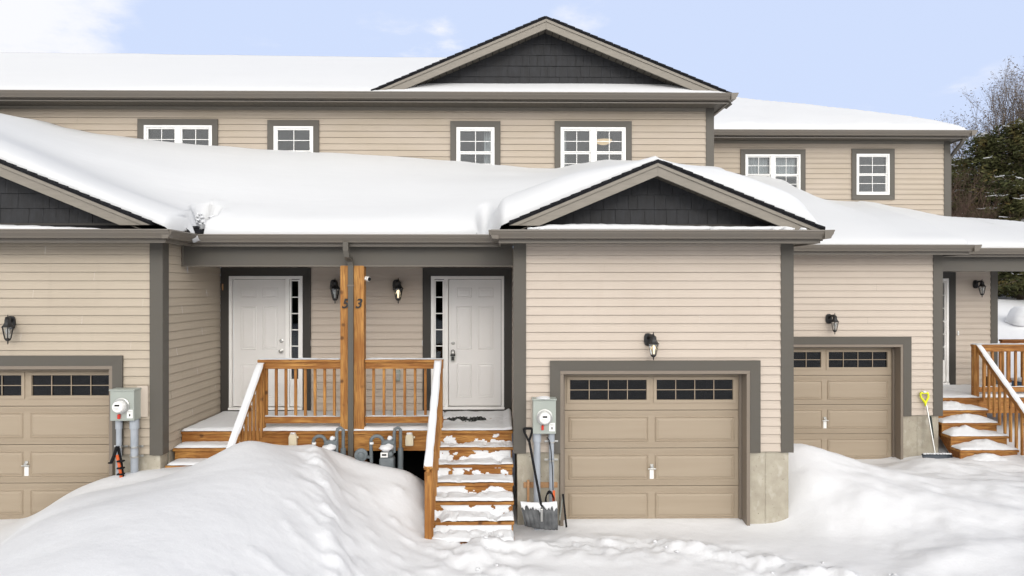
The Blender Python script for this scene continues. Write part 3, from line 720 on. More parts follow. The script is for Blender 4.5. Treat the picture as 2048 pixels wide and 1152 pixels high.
# lower near roof: deep blanket
tabA = [(wx(px,YU-.05), wz(px,py,YU-.05)) for (px,py) in ((-300,190),(-100,222),(0,228),(80,240),(140,257),(200,269),(280,278),(430,291),(540,299),(640,305),(760,311),(900,321),(1000,330),(1060,335),(1108,336),(1160,327),(1215,318),(1300,322),(1425,330))]
XLE = XLe+.10; XCE = XC0e-.10; XRE = XC1e+.06
def eaveA(X):
    # front edge of the blanket
    a = sst(XLE-.12, XLE+.08, X); b = sst(XCE-.06, XCE+.14, X)
    return (8.74*(1-a)+9.34*a)*(1-b)+8.74*b
def roofA(X, Y):
    shed = ZG+RP*(Y-YEP)
    gc = pC[0][1]-(slC[0]*(pC[0][0]-X) if X < pC[0][0] else slC[1]*(X-pC[0][0]))
    gl = pL[0][1]-sLf*abs(X-pL[0][0])
    dx_ = X-pC[0][0]; gc = gc+slC[0]*(abs(dx_)-math.sqrt(dx_*dx_+(.12+.5*sst(8.8,9.6,Y))**2))*sst(8.7,9.0,Y)
    if Y > 11.6: gc = gc-(Y-11.6)*.5
    k = .24 + .75*sst(9.2,11.0,Y)
    m_ = max(shed, gc, gl); s = sum(math.exp((q-m_)/k*2) for q in (shed, gc, gl)); r = m_+k*.5*math.log(s)
    return max(m_, r), shed, gc, gl
xsA = list(np.concatenate([np.arange(-12,XLE-.5,.12), np.arange(XLE-.5,XLE+.7,.035), np.arange(XLE+.7,XCE-.7,.07), np.arange(XCE-.7,XCE+.8,.035), np.arange(XCE+.8,XRE-.3,.05), np.arange(XRE-.3,XRE+.001,.03)]))
P = []
for X in xsA:
    ye = eaveA(X); row = []
    r12, *_ = roofA(X, YU-.05)
    ext = lin(tabA, X)-(r12+.24)
    ingab = (X > XCE+.1) or (X < XLE-.1)
    for j in range(64):
        v = j/63; Y = ye+(YU-.02-ye)*(v**1.7); e = Y-ye
        r, shed, gc, gl = roofA(X, Y)
        eR = XRE-X
        th = .24
        if X > pC[0][0]: th = .24
        # thin just at the rake, thick behind
        fr = math.sqrt(max(0, 1-math.exp(-(e+.004)/.13)))
        wg = sst(0, .30, max(gc, gl)-shed)*sst(9.9, 9.3, Y)
        fr *= 1-wg*(1-(.78+.22*sst(0,.5,e) if X < pC[0][0] else .55+.45*sst(.0,.4,e)))
        gw = sst(0,.25,gc-shed) if X > -2 else 0
        th = .23+gw*(17e-2-.25*math.exp(-((X-pC[0][0])/.75)**2))
        # dip at the two valleys
        th = max(.0, th); hole = 0
        side = math.sqrt(max(0, 1-math.exp(-max(0,eR)/.10)))
        t = th*fr*side+.02*fbm(X,Y,0,.8,2)*sst(0,.5,e)
        z = (r if True else 0)
        z = max(z, ZG+.0)+t+ext*sst(9.9,12.3,Y)*(1 if X<2.6 else sst(3.9,2.6,X))
        fl = ZG+RP*(Y-YEP)-.05
        rr = math.sqrt(((X-wx(401,9.45)-.015)/(.07+.15*sst(9.3,9.6,Y)))**2+((Y-9.46)/.36)**2)*(1+.35*nz(X,Y,4,5)); z -= .40*sst(1.0,.55,rr)
        z += .022*fbm(X,Y,8,6,2)*sst(1.9,1.1,rr)
        if X > XLE+.5: z -= .24*sst(1,.1,math.sqrt(((X-wx(968,9.5)-.04*(Y-9.4))/.14)**2+((Y-9.50)/.42)**2))
        if XLE-.04 < X < XCE-.02: z = max(z, fl)
        # keep gentle at front of the shed
        row.append((X, Y, z+.004))
    # skirt down to the eave
    f = row[0]; row.insert(0, (f[0], f[1]+.004, ZG-.005 if not ingab else max(ZG-.005, max(roofA(X,f[1])[2:])-.0)))
    P.append(row)
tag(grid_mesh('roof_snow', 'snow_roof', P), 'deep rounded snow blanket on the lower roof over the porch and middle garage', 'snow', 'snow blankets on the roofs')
# rough broken snow in the valley hole by the left gutter and on the gutters
# lower far roof
tabB = [(wx(px,YU+OFF-.05), wz(px,py,YU+OFF-.05)) for (px,py) in ((1380,335),(1480,349),(1530,351),(1565,358),(1600,378),(1640,397),(1700,402),(1745,406),(1800,416),(1890,433))]
XRr = 12.62
xsB = list(np.concatenate([np.arange(XC1+.05,XR1+.2,.07), np.arange(XR1+.2,XR1+.8,.03), np.arange(XR1+.8,XRr,.06)]))
P = []
for X in xsB:
    a = sst(XRF-.02, XRF+.12, X); ye = (YEG+OFF-.06)*(1-a)+(YEP+OFF-.05)*a; row = []
    zb = lin(tabB, X)
    for j in range(56):
        yb = YU+OFF-.03 if X < XE+.02 else 17
        Y = ye+(yb-ye)*(j/55)**1.6; e = min(Y-ye, XRr-X)
        fr = math.sqrt(max(0,1-math.exp(-(e+.003)/.09)))
        if X < XE+.02: base = ZG+(zb-ZG-.10)*(e/(YU+OFF-.03-ye))
        else: base = ZG+(lin(tabB,XE)-ZG-.10)*min((Y-ye), (XRr-X)*1.0)/(YU+OFF-.03-ye)
        row.append((X, Y, base-.01+(.10+.07*math.sin(math.pi*min(1,e/3.4)))*fr+.02*fbm(X,Y,5,.8,2)*sst(0,.5,e)))
    f = row[0]; row.insert(0, (f[0], f[1]+.004, ZG-.02)); P.append(row)
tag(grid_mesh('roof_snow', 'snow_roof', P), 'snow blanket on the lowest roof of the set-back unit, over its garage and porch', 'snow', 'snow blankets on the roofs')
# snow on gable upper-left slope
def gable_snow(p, s, YF, side, th, label, back=3.5, setb=.22):
    P = []; (xa, za), (xl, zl), (xr, zr) = p
    x0, x1 = (xl, xa+.1) if side == 0 else (xa-.1, xr)
    for i in range(61):
        X = x0+(x1-x0)*i/60; z = za-(s[0]*(xa-X) if X < xa else s[1]*(X-xa)); row = []
        for j in range(16):
            e = back*(j/15)**1.7; Y = YF+setb+.02*nz(X,0,0,4)+e
            em = min(e, (X-x0) if side == 0 else (x1-X))
            row.append((X, Y, z+.024+th*math.sqrt(max(0,1-math.exp(-em/.08)))*(1+.3*nz(X,Y,2,1.5))))
        P.append(row)
    return tag(grid_mesh('roof_snow', 'snow_roof', P), label, 'snow', 'snow blankets on the roofs')
gable_snow(pU, slU, YFU, 0, .07, 'thin snow on the left slope of the highest gable')
def ledge_snow(px0, px1, Y0, Y1, zb, hfun, label, seed):
    P = []; x0, x1 = wx(px0,Y0), wx(px1,Y0)
    for i in range(121):
        u = i/120; X = x0+(x1-x0)*u; h = hfun(u)+.008*fbm(X,seed,0,6,2); row = []
        for j in range(9):
            v = j/8; yy = Y0+(Y1-Y0)*v; row.append((X, yy, zb+max(0,h)*math.sqrt(max(0,1-(1-v)**2.2))+.006*nz(X,yy,seed,9)*(v>.1)))
        f = row[0]; row.insert(0, (X, f[1]+.01, zb-.02)); P.append(row)
    return tag(grid_mesh('ledge_snow', 'snow_bits', P), label, 'snow', 'snow ridges on the ledges under the gables')
ledge_snow(1055, 1590, YEG-.02, YG-.06, ZG+.035, lambda u: .075*min(1,u/.08)*min(1,(1-u)/.02)*(.75+.25*math.sin(u*6)), 'ridge of snow on the ledge below the middle garage gable', 1)
ledge_snow(-200, 200, YEG+.02, YG-.08, ZG+.02, lambda u: .10*(1-u)**.6, 'tapering ridge of snow on the ledge below the left gable', 2)
ledge_snow(830, 1420, YEU-.02, YU-.05, ZGU+.015, lambda u: .085*math.sin(math.pi*u)**.8, 'long thin ridge of snow on the ledge below the highest gable', 3)
# bits of snow sitting on the middle gutter
def clump(mb, c, r, seed, flat=.6, n=10, m_=7):
    c = Vector(c); o = len(mb.v); vs = []
    for i in range(m_+1):
        th = math.pi*i/m_
        for j in range(n):
            ph = 2*math.pi*j/n; d = Vector((math.sin(th)*math.cos(ph), math.sin(th)*math.sin(ph), math.cos(th)))
            k = 1+.45*noise.noise(d*1.6+Vector((seed*3.1,seed*1.7,seed))); p = d*r*k; p.z *= flat; vs.append(c+p)
    fs = [(i*n+j, i*n+(j+1)%n, (i+1)*n+(j+1)%n, (i+1)*n+j) for i in range(m_) for j in range(n)]
    mb.add(vs, fs)
m = MB()
for (px, r) in ((1064,.05),(1083,.04),(1117,.02),(1327,.02),(1428,.055),(1606,.05),(1575,.07),(1550,.05)): clump(m, (wx(px,YEG-.05), YEG-.05, ZG+.01), r, px, .55)
tag(m.build('gutter_snow', 'snow_bits', None, smooth=True), 'small white snow lumps along the middle garage gutter', 'snow')
m = MB(); rn = random.Random(5)
for k in range(16):
    px = rn.gauss(398,13); py = rn.uniform(424,446); Y = 9.33+(462-py)*.010; clump(m, (wx(px,Y), Y, wz(px,py,Y)-.03), rn.uniform(.02,.045), k, .7)
tag(m.build('broken_snow', 'snow_bits', None, smooth=True), 'broken lumpy snow in the roof valley above the left end of the porch gutter', 'snow')
tag(MB().box(wx(384,9.36), wx(404,9.36), 9.30, 9.38, ZG+.0, ZG+.07).box(wx(388,9.36), wx(400,9.36), 9.29, 9.36, ZG+.071, ZG+.11).build('exposed_shingles', 'shingle', None, bevel=.01), 'bare dark shingles showing in the gap in the roof snow above the left porch gutter', 'shingles')
# ------------------------------------------------------------------ downspouts
def downspout(house, pts, w=.075, d=.055):
    m = MB(); pts = [Vector(p) for p in pts]
    rings = []
    for i, p in enumerate(pts):
        dd = (pts[min(i+1,len(pts)-1)]-pts[max(i-1,0)]).normalized(); r = Vector((1,0,0)); r = (r-dd*r.dot(dd)).normalized(); u = r.cross(dd).normalized()
        rings.append([p+r*(a*w/2)+u*(b*d/2) for (a,b) in ((-1,-1),(1,-1),(1,1),(-1,1))])
    vs = [q for rr in rings for q in rr]; fs = [(i*4+j, i*4+(j+1)%4, (i+1)*4+(j+1)%4, (i+1)*4+j) for i in range(len(rings)-1) for j in range(4)]
    m.add(vs, fs); o = m.build('downspout', 'trim', house, bevel=.006); return o
xd = wx(700.5, YB-.08); xt = wx(692, YEP-.06)
downspout(NEAR, [(xt,YEP-.07,ZG-.1),(xt,YEP-.07,ZS-.08),(xt+.01,YEP-.055,ZS-.15),(xd-.008,YB-.05-.02,zb0+.08),(xd,YB-.04,zb0-.0),(xd,YB-.04,.7),(xd,YB-.04,.3)])
m = MB(); zz = wz(700,571,YB-.08); m.box(xd-.043,xd+.043,YB-.075,YB-.005,zz-.012,zz+.012); m.build('downspout_strap','gutter',NEAR)
downspout(FAR, [(XEF-.05,YEU+OFF+.02,ZGU-.1),(XEF-.07,YEU+OFF+.08,ZGU-.22),(XE+.10,YU+OFF+.05,ZGU-.42),(XE+.07,YU+OFF+.1,ZGU-.55),(XE+.07,YU+OFF+.1,4.0)], .07)
# ------------------------------------------------------------------ wooden porches
def snow_strip(par, x0, x1, y0, y1, z, h, seed, nx=40, ny=14, edge=.03, patch=None, amp=.3, name='snow_cap', zfun=None, rag=.02):
    """heap of snow on a flat top; patch(u,v)->thickness factor; negative parts vanish"""
    T = []; P = []
    for i in range(nx+1):
        u = i/nx; row = []; tr = []
        for j in range(ny+1):
            v = j/ny; X = x0+(x1-x0)*u; Y = y0+(y1-y0)*v+rag*nz(X*9,seed,0)*(1-v)
            dx = min(X-min(x0,x1), max(x0,x1)-X); dy = min(abs(Y-y0), 1e9)
            e = min(max(dx,0), max(abs((y1-y0)*v),0))
            t = h*(1+amp*fbm(X,Y,seed,5,3)); 
            if patch: t *= patch(u, v, X, Y)
            t *= math.sqrt(max(0,1-math.exp(-(e+.001)/edge)))
            zz = z if zfun is None else zfun(X, Y)
            tr.append(t); row.append((X, Y, zz+t+.001))
        T.append(tr); P.append(row)
    keep = lambda i, j: max(T[i][j],T[i+1][j],T[i][j+1],T[i+1][j+1]) > .0015
    if patch: 
        P = [[(p[0],p[1],p[2] if T[i][j] > 0 else p[2]-T[i][j]-.004) for j,p in enumerate(row)] for i,row in enumerate(P)]
    o = grid_mesh(name, 'snow_bits', P, par, keep if patch else None); return o
def snow_face(par, x0, x1, y, z, hgt, bias, seed):
    # thin crust clinging to a riser
    nx_, nz_ = 90, 18; T = []; P = []
    for i in range(nx_+1):
        u = i/nx_; X = x0+(x1-x0)*u; row = []; tr = []
        for j in range(nz_+1):
            v = j/nz_; t = bias+.35*(1-v)**2-.1*v+.95*fbm(X,(z+v*hgt)*1.3,seed,5.5,4); t = min(t, .5); tr.append(t)
            row.append((X, y-max(t,-.02)*.05*(1.2-v)-.001, z+v*hgt))
        T.append(tr); P.append(row)
    keep = lambda i, j: max(T[i][j],T[i+1][j],T[i][j+1],T[i+1][j+1]) > .0
    if any(keep(i,j) for i in range(nx_) for j in range(nz_)): grid_mesh('stuck_snow', 'snow_bits', P, par, keep)
def stairs(par, x0, x1, yfront, ztop, n, rise=.185, run=.205, wrap=False):
    tr = MB(); ri = MB(); st = MB()
    for i in range(0, n+1):
        y = yfront-i*run; z = ztop-i*rise
        if i > 0: MB().box(x0-.02, x1+.005, y-.02, y+run+.004, z-.038, z).build('tread', 'wood_h', par, bevel=.004)
        MB().box(x0, x1-.01, y+.006, y+.034, z-rise+.001, z-.040).build('riser', 'wood_h', par, bevel=.002)
    for xx in (x0+.02, x1-.06):
        poly = [(xx, yfront+.05, ztop-.26), (xx, yfront+.05, ztop-.05)]
        for i in range(1, n+1): poly += [(xx, yfront-(i-1)*run+.036, ztop-i*rise-.042), (xx, yfront-i*run+.036, ztop-i*rise-.042)]
        poly += [(xx, yfront-n*run+.036, ztop-(n+1)*rise-.1), (xx, yfront-n*run+.2, ztop-(n+1)*rise-.1)]
        MB().prism(poly, (.038,0,0)).build('stringer', 'wood_d', par)
def railing(par, x0, x1, y, zt, nb, name='railing', zb=ZDECK+.10):
    r = MB().box(x0, x1, y-.045, y+.055, zt-.038, zt).build(name, 'wood_h', par, bevel=.004)
    for (nm, za_, zb_) in (('upper_rail', zt-.130, zt-.0385), ('lower_rail', zb, zb+.09)):
        q = MB().box(x0, x1, y-.02, y+.018, za_, zb_).build(nm, 'wood_h', None, bevel=.004); q.parent = r; q.location = (0,0,0)
    for i in range(nb):
        x = x0+(x1-x0)*(i+.75)/(nb+.5); b = MB(); b.box(x-.018, x+.018, y-.018+.0, y+.017, zb+.091, zt-.131) if False else b.box(x-.018, x+.018, y+.019, y+.055, zb+.01, zt-.045)
        o = b.build('baluster', 'wood_v', None, bevel=.003); o.parent = r; o.location = (0,0,0)
    s = snow_strip(r, x0, x1, y-.045, y+.055, zt, .014, x0, 60, 6, .012, amp=.8, rag=0); s.location = (0,0,0)
    s = snow_strip(r, x0, x1, y-.02, y+.018, zb+.09, .010, x1, 60, 4, .008, amp=1.0, rag=0); s.location = (0,0,0)
    return r
def stair_rail(par, x, ya, za, yb, zb, nb, ground_slope, name='stair_railing', snow=.05):
    m = MB(); A = Vector((x, ya, za)); B = Vector((x, yb, zb)); m.bar(A, B, .10, .038); r = m.build(name, 'wood_v', par, bevel=.004)
    q = MB().bar(A-Vector((0,0,.066)), B-Vector((0,0,.066)), .038, .09).build('upper_rail', 'wood_v', None, bevel=.004); q.parent = r; q.location = (0,0,0)
    for i in range(nb):
        t = (i+.6)/(nb+.2); p = A.lerp(B, t); b = MB(); b.box(p.x+.02, p.x+.056, p.y-.018, p.y+.018, max(p.z-.98,.0)+.05, p.z-.045)
        o = b.build('baluster', 'wood_v', None, bevel=.003); o.parent = r; o.location = (0,0,0)
    P = []; n = 50
    for i in range(n+1):
        t = i/n; p = A.lerp(B, t); row = []
        for j in range(9):
            v = j/8*2-1; w = .052*(1+.12*nz(t*9,x,0)); hgt = snow*(1+.35*nz(t*7,x,3))*math.sqrt(max(0,1-v*v*v*v))*min(1,(1.001-t)*20,(t+.002)*20)
            row.append((p.x+v*w, p.y, p.z+.019+hgt))
        P.append(row)
    s = grid_mesh('snow_cap', 'snow_bits', P); s.parent = r
    return r
def post(par, x0, x1, y0, y1, z0, z1, mat='wood_v', label=None, name='post'):
    m = MB(); m.box(x0, x1, y0, y1, z0, z1); o = m.build(name, mat, par, bevel=.006)
    if label: o['label'] = label
    return o
PN = thing('porch', 'orange-stained wooden porch with twin posts numbered 5 and 3, shared by two front doors', 'porch', (XMID, YDECK, ZDECK), 'stained wooden porches')
XD0, XD1 = XL+.022, XC0-.025
XS0, XS1 = XC0-1.085, XD1       # right flight
XT0, XT1 = XD0, XL+.98          # left flight
m = MB(); y = YDECK-.02
while y < YP-.03: m.box(XD0, XD1, y, min(y+.136, YP-.02), ZDECK-.038, ZDECK); y += .14
m.build('deck', 'wood_h', PN, bevel=.003)
m = MB(); m.box(XT1+.0, XS0-.0, YDECK+.006, YDECK+.044, ZDECK-.28, ZDECK-.041); m.build('rim_board', 'wood_h', PN, bevel=.003)
m = MB(); m.box(wx(672,YB), wx(704,YB), YDECK+.05, YDECK+.2, .0, ZDECK-.285); m.box(wx(706,YB), wx(730,YB), YDECK+.05, YDECK+.2, .0, ZDECK-.284); m.build('support_post', 'wood_d', PN)
m = MB(); m.box(XD0, XD1, YP-.3, YP-.28, -.3, ZDECK-.06); m.build('crawlspace_shade', 'void', PN)  # near-black sheet that paints the shade below the deck boards
stairs(PN, XS0, XS1, YDECK, ZDECK, 6); stairs(PN, XT0, XT1, YDECK, ZDECK, 6)
pl = post(PN, wx(681,YB), wx(681,YB)+.145, YB-.02, YB+.125, ZDECK, zb0-.002, label='left wooden post with the black number 5')
pr_ = post(PN, wx(707,YB), wx(707,YB)+.150, YB-.02, YB+.125, ZDECK, zb0-.002, label='right wooden post with the black number 3')
ZR = wz(600, 720, YDECK)
YRL = YDECK+.06
XNL = wx(524,YRL); XNR = wx(881,YRL)
post(PN, XNL-.045, XNL+.045, YRL-.045, YRL+.045, ZDECK-.28, ZR-.04, name='newel_post'); post(PN, XNR-.045, XNR+.03, YRL-.045, YRL+.045, ZDECK, ZR-.04, name='newel_post')
railing(PN, XNL-.05, wx(681,YB)-.002, YRL, ZR, 8); railing(PN, wx(729,YB)+.004, XNR+.04, YRL, ZR, 7)
YNB = 8.36
post(PN, XNR-.075, XNR+.015, YNB-.045, YNB+.045, -.1, .96, name='newel_post'); post(PN, XNL-.045, XNL+.045, YNB-.045, YNB+.045, .2, .98, name='newel_post')
stair_rail(PN, XNR-.03, YRL-.05, ZR-.03, YNB-.06, 1.0, 9, 0); stair_rail(PN, XNL, YRL-.05, ZR-.06, YNB-.06, 1.0, 9, 0)
# snow on the deck
def deckpatch(u, v, X, Y): return 1.
snow_strip(PN, XD0, XS0-.0, YDECK-.02, YP-.05, ZDECK, .045, 1, 120, 40, .03, amp=.25)
def doorpatch(u, v, X, Y):
    d = ((X-wx(930,10.2))/.42)**2+((Y-10.35)/.20)**2
    k = 1-1.9*math.exp(-d*1.1)+1.7*fbm(X,Y,4,7,3)*math.exp(-d*.5)
    return k+1.2*sst(.14,.02,XD1-X)
snow_strip(PN, XS0, XD1, YDECK-.015, YP-.05, ZDECK, .035, 2, 70, 70, .02, patch=doorpatch, amp=.3)
# trodden snow on right flight
for i in range(1, 7):
    y = YDECK-i*.205; z = ZDECK-i*.185; sd = i*3.7; bias = (.42,.38,.5,.75,.75,.7)[i-1]
    snow_strip(PN, XS0-.02, XS1, y-.022, y+.20, z, .026+.005*i, sd, 110, 18, .012,
               patch=lambda u, v, X, Y, sd=sd, b=bias: b+.5+.3*sst(.1,.8,v)-.9*max(0,fbm(X,Y*.5,sd,4.5,4)-.18+.25*v)*2.0, amp=.25)
    snow_face(PN, XS0+.01, XS1-.03, y+.205+.004, z+.002, .14, (-.22,-.02,-.05,.16,.32,.40)[i-1], sd)
    # lumps stuck to the riser above
    m = MB(); rn = random.Random(i*11)
    for k in range(1+i//2):
        cx = rn.uniform(XS0+.02, XS1-.05); clump(m, (cx, y+.205-.0, z+rn.uniform(0,.06 if i < 3 else .11)), rn.uniform(.008,.016), k+i*9, .6, 8, 6)
    if i < 0: m.build('stuck_snow', 'snow_bits', PN, smooth=True)
for i in range(1, 7):
    y = YDECK-i*.205; z = ZDECK-i*.185; snow_strip(PN, XT0, XT1, y-.02, y+.20, z, .045, i, 40, 12, .03, amp=.2)
# house numbers
def text_mesh(par, s, c, size, mat, shear=.25, name='house_number', depth=.006):
    cu = bpy.data.curves.new(name, 'FONT'); cu.body = s; cu.size = size; cu.extrude = depth; cu.shear = shear; cu.align_x = 'CENTER'; cu.align_y = 'CENTER'; cu.offset = size*.018
    o = bpy.data.objects.new(name, cu); C.objects.link(o); dg = bpy.context.evaluated_depsgraph_get()
    me = bpy.data.meshes.new_from_object(o.evaluated_get(dg)); C.objects.unlink(o); bpy.data.objects.remove(o)
    me.materials.clear(); me.materials.append(M[mat]); me.transform(Matrix.Translation(Vector(c))@Matrix.Rotation(math.pi/2,4,'X'))
    n = bpy.data.objects.new(name, me); C.objects.link(n)
    n.parent = par
    n.location = (0,0,0) if par.parent else -Vector(par.location)
    return n
for (s, px, p) in (('5', 689.5, pl), ('3', 716.5, pr_)):
    t = text_mesh(p, s, (wx(px,YB-.03), YB-.03, wz(px,608,YB-.03)), .185, 'black_metal'); t['label'] = 'black curved number '+s
    # serifs for a more ornate numeral
# far porch
PF = thing('porch', 'snow-capped wooden steps and porch with railing at the right edge of the photo', 'porch', (XR1+.5, YDECK+OFF, ZDECK), 'stained wooden porches')
YDF = YDECK+OFF
XF0, XF1 = XR1+.022, 12.1; XFs = wx(1957, YDF)
m = MB(); y = YDF-.02
while y < YPR-.03: m.box(XF0, XF1, y, min(y+.136, YPR-.02), ZDECK-.038, ZDECK); y += .14
m.build('deck', 'wood_h', PF, bevel=.003)
m = MB(); m.box(XFs, XF1, YDF+.006, YDF+.044, ZDECK-.28, ZDECK-.041); m.build('rim_board', 'wood_h', PF, bevel=.003)
stairs(PF, XF0, XFs, YDF, ZDECK, 6, .18, .24)
snow_strip(PF, XF0, XFs, YDF-.02, YPR-.05, ZDECK, .045, 5, 60, 30, .03, amp=.25); snow_strip(PF, XFs, XF1, YDF-.02, YPR-.05, ZDECK, .06, 6, 60, 30, .03, amp=.25)
for i in range(1, 7):
    y = YDF-i*.24; z = ZDECK-i*.18; pk = (.45,.6,.35,.55,.4,.5)[i-1]
    snow_strip(PF, XF0-.01, XFs, y-.02, y+.235, z, .085, i*5, 60, 16, .06, amp=.25, patch=lambda u,v,X,Y,pk=pk: .55+1.0*math.exp(-((u-pk)/.28)**2)*sst(0,.8,v))
XNF = wx(1951,YDF+.05); ZRF = wz(1990,689,YDF+.05); YRF = YDF+.06
post(PF, XNF-.045, XNF+.045, YRF-.045, YRF+.045, ZDECK, ZRF-.03, name='newel_post')
railing(PF, XNF-.05, XF1, YRF, ZRF, 24)
stair_rail(PF, XNF+.03, YRF-.05, ZRF-.02, YDF-1.45, .83, 11, 0, snow=.03)
post(PF, XNF-.045+.03, XNF+.075, YDF-1.45, YDF-1.36, .0, .80, name='newel_post')
# far side railing along the right-hand end and back
m = MB(); m.box(XF1-.1, XF1, YRF, YPR+1.5, ZRF-.038, ZRF); m.box(XE+.05, XF1, YPR-.1, YPR, ZRF-.038, ZRF); m.box(XE+.05, XF1, YPR-.07, YPR-.03, ZDECK+.1, ZDECK+.19); m.box(XE+.05, XF1, YPR-.07, YPR-.03, ZRF-.13, ZRF-.04)
br = m.build('back_railing', 'wood_d', PF, bevel=.004)
for i in range(18):
    x = XE+.1+i*.13; b = MB().box(x-.018, x+.018, YPR-.068, YPR-.032, ZDECK+.19, ZRF-.13).build('baluster', 'wood_v', None, bevel=.003); b.parent = br; b.location = (0,0,0)
# ------------------------------------------------------------------ door mat
mx0, mx1 = wx(893,10.3), wx(972,10.3)
mt = thing('doormat', 'black striped doormat half covered by snow before the white front door', 'doormat', ((mx0+mx1)/2, 10.35, ZDECK))
MB().box(mx0, mx1, 10.12, 10.60, ZDECK+.001, ZDECK+.010).build('mat_base', 'rubber', mt, bevel=.003)
m = MB()
for k in range(11): x = mx0+.03+k*(mx1-mx0-.06)/10; m.box(x-.010, x+.010, 10.15, 10.57, ZDECK+.0101, ZDECK+.016)
m.build('rib', 'grip', mt)
# ------------------------------------------------------------------ wall lanterns
def lantern(px, py_mid, Y, label, lit, H=.385):
    z = wz(px, py_mid, Y); x = wx(px, Y-.12); o = Vector((x, Y, z))
    t = thing('wall_lantern', label, 'lantern', o, 'black wall lanterns beside the doors')
    cy = Y-.15; s = H/.385
    def V(a, b, c): return (x+a*s, cy+b*s, z+c*s)
    # back plate
    P = []; m = MB()
    pts = []
    for k in range(16):
        a = math.pi*2*k/16; pts.append((x-.045*s+.055*s*math.copysign(abs(math.cos(a))**.6,math.cos(a)), Y-.016, z+.075*s+.085*s*math.copysign(abs(math.sin(a))**.8,math.sin(a))))
    m.prism(pts, (0,-.02,0)); m.build('back_plate', 'black_metal', t, bevel=.004)
    m = MB(); m.tube([(x-.045*s,Y-.03,z+.09*s),(x-.03*s,Y-.08,z+.13*s),(x-.01*s,cy,z+.135*s),(x,cy,z+.09*s)], [.018*s,.02*s,.024*s,.03*s], 10); m.build('arm', 'black_metal', t, smooth=True)
    m = MB(); m.lathe(V(0,0,0), (0,0,1), [(.025*s,.078*s),(.030*s,.080*s),(.034*s,.070*s),(.06*s,.050*s),(.085*s,.040*s),(.12*s,.038*s),(.135*s,.02*s),(.145*s,.008*s),(.18*s,.005*s)], 6, .3); m.build('cap', 'black_metal', t)
    m = MB()
    for k in range(6):
        a = 2*math.pi*k/6+.3; c_, s_ = math.cos(a), math.sin(a); u = Vector((0,0,1)).orthogonal().normalized(); w = Vector((0,0,1)).cross(u); dd = u*c_+w*s_
        m.bar((x+dd.x*.064*s, cy+dd.y*.064*s, z+.026*s), (x+dd.x*.036*s, cy+dd.y*.036*s, z-.115*s), .008*s, .008*s, Vector((.3,1,.1)))
    m.lathe(V(0,0,-.135), (0,0,1), [(-.055*s,.003*s),(-.04*s,.008*s),(-.015*s,.008*s),(-.01*s,.022*s),(.005*s,.036*s),(.02*s,.040*s)], 6, .3)
    m.build('cage', 'black_metal', t)
    m = MB(); m.lathe(V(0,0,0), (0,0,1), [(-.112*s,.032*s),(.024*s,.060*s)], 6, .3); m.build('glass', 'lamp_glass', t)
    m = MB(); m.lathe(V(0,0,-.07), (0,0,1), [(-.035*s,.012*s),(.012*s,.013*s),(.03*s,.024*s),(.05*s,.027*s),(.07*s,.020*s),(.08*s,.006*s)], 14); m.build('bulb', 'bulb_on' if lit else 'bulb_off', t, smooth=True)
    return t
lantern(19, 657, YG-.03, 'unlit black lantern on the left garage wall, cut near the left edge', False, .40)
lantern(671, 581, YP, 'unlit black lantern partly behind the post numbered 5', False, .42)
lantern(797, 581, YP, 'lit black lantern on the porch wall right of the post numbered 3', True, .42)
lantern(1306, 690, YG, 'lit black lantern above the middle garage door', True, .385)
lantern(1668, 646, YR, 'unlit black lantern above the right-hand garage door', False, .385)
lantern(1962, 576, YPR, 'unlit black lantern on the far porch wall at the right', False, .38)
# ------------------------------------------------------------------ small wall things
def doorbell(px, py, Y, label):
    x, z = wx(px,Y), wz(px,py,Y); t = thing('doorbell', label, 'doorbell', (x, Y, z), 'white doorbells'); MB().box(x-.014,x+.014,Y-.03,Y-.014,z-.045,z+.045).build('housing','vinyl',t,bevel=.005)
    MB().lathe((x,Y-.03,z),(0,-1,0),[(0,.008),(.004,.007)],12).build('button','steel',t)
doorbell(621, 686, YP, 'small white doorbell right of the cream front door'); doorbell(846, 686, YP, 'small white doorbell left of the white front door'); doorbell(1915, 666, YPR, 'small white doorbell on the far porch wall')
# security camera
p = wp(735, 557, YB+.08); t = thing('security_camera', 'small white security camera on the side of the post numbered 3', 'camera', p)
MB().lathe((wx(727,YB+.05)+.012,YB+.06,p.z),(1,0,0),[(0,.028),(.012,.026),(.02,.012),(.045,.012)],14).build('mount','vinyl',t,smooth=True,autos=40)
MB().lathe(p+Vector((-.02,.01,.0)),(.75,-.6,-.15),[(-.02,.02),(-.01,.034),(.06,.034),(.066,.03)],18).build('body','vinyl',t,smooth=True,autos=40)
MB().lathe(p+Vector((-.02,.01,.0))+Vector((.75,-.6,-.15)).normalized()*.067,(.75,-.6,-.15),[(0,.029),(.004,.022)],18).build('lens','rubber',t)
# outlet box behind railing
p = wp(795, 750, YP); t = thing('outlet_box', 'grey covered outlet box on the wall behind the right railing', 'outlet', p); MB().box(p.x-.05,p.x+.05,YP-.075,YP-.013,p.z-.085,p.z+.085).build('cover','box_grey',t,bevel=.015); MB().box(p.x-.03,p.x+.03,YP-.082,YP-.0755,p.z-.05,p.z+.04).build('flap','steel',t,bevel=.003)
# tag on left door casing
p = wp(446, 574, YP-.05); tag(MB().box(p.x-.012,p.x+.006,YP-.065,YP-.046,p.z-.05,p.z+.05).build('brass_hook','yellow' if False else 'raw_wood',None,bevel=.004), 'small brass hook on the dark casing left of the cream door', 'hook')
# vent low behind rail
p = wp(853, 826, YP); t = thing('vent', 'small dark square vent low on the porch wall beside the white door casing', 'vent', p); MB().box(p.x-.03,p.x+.04,YP-.05,YP-.014,p.z-.08,p.z+.08).build('hood','trim_dark',t,bevel=.005)
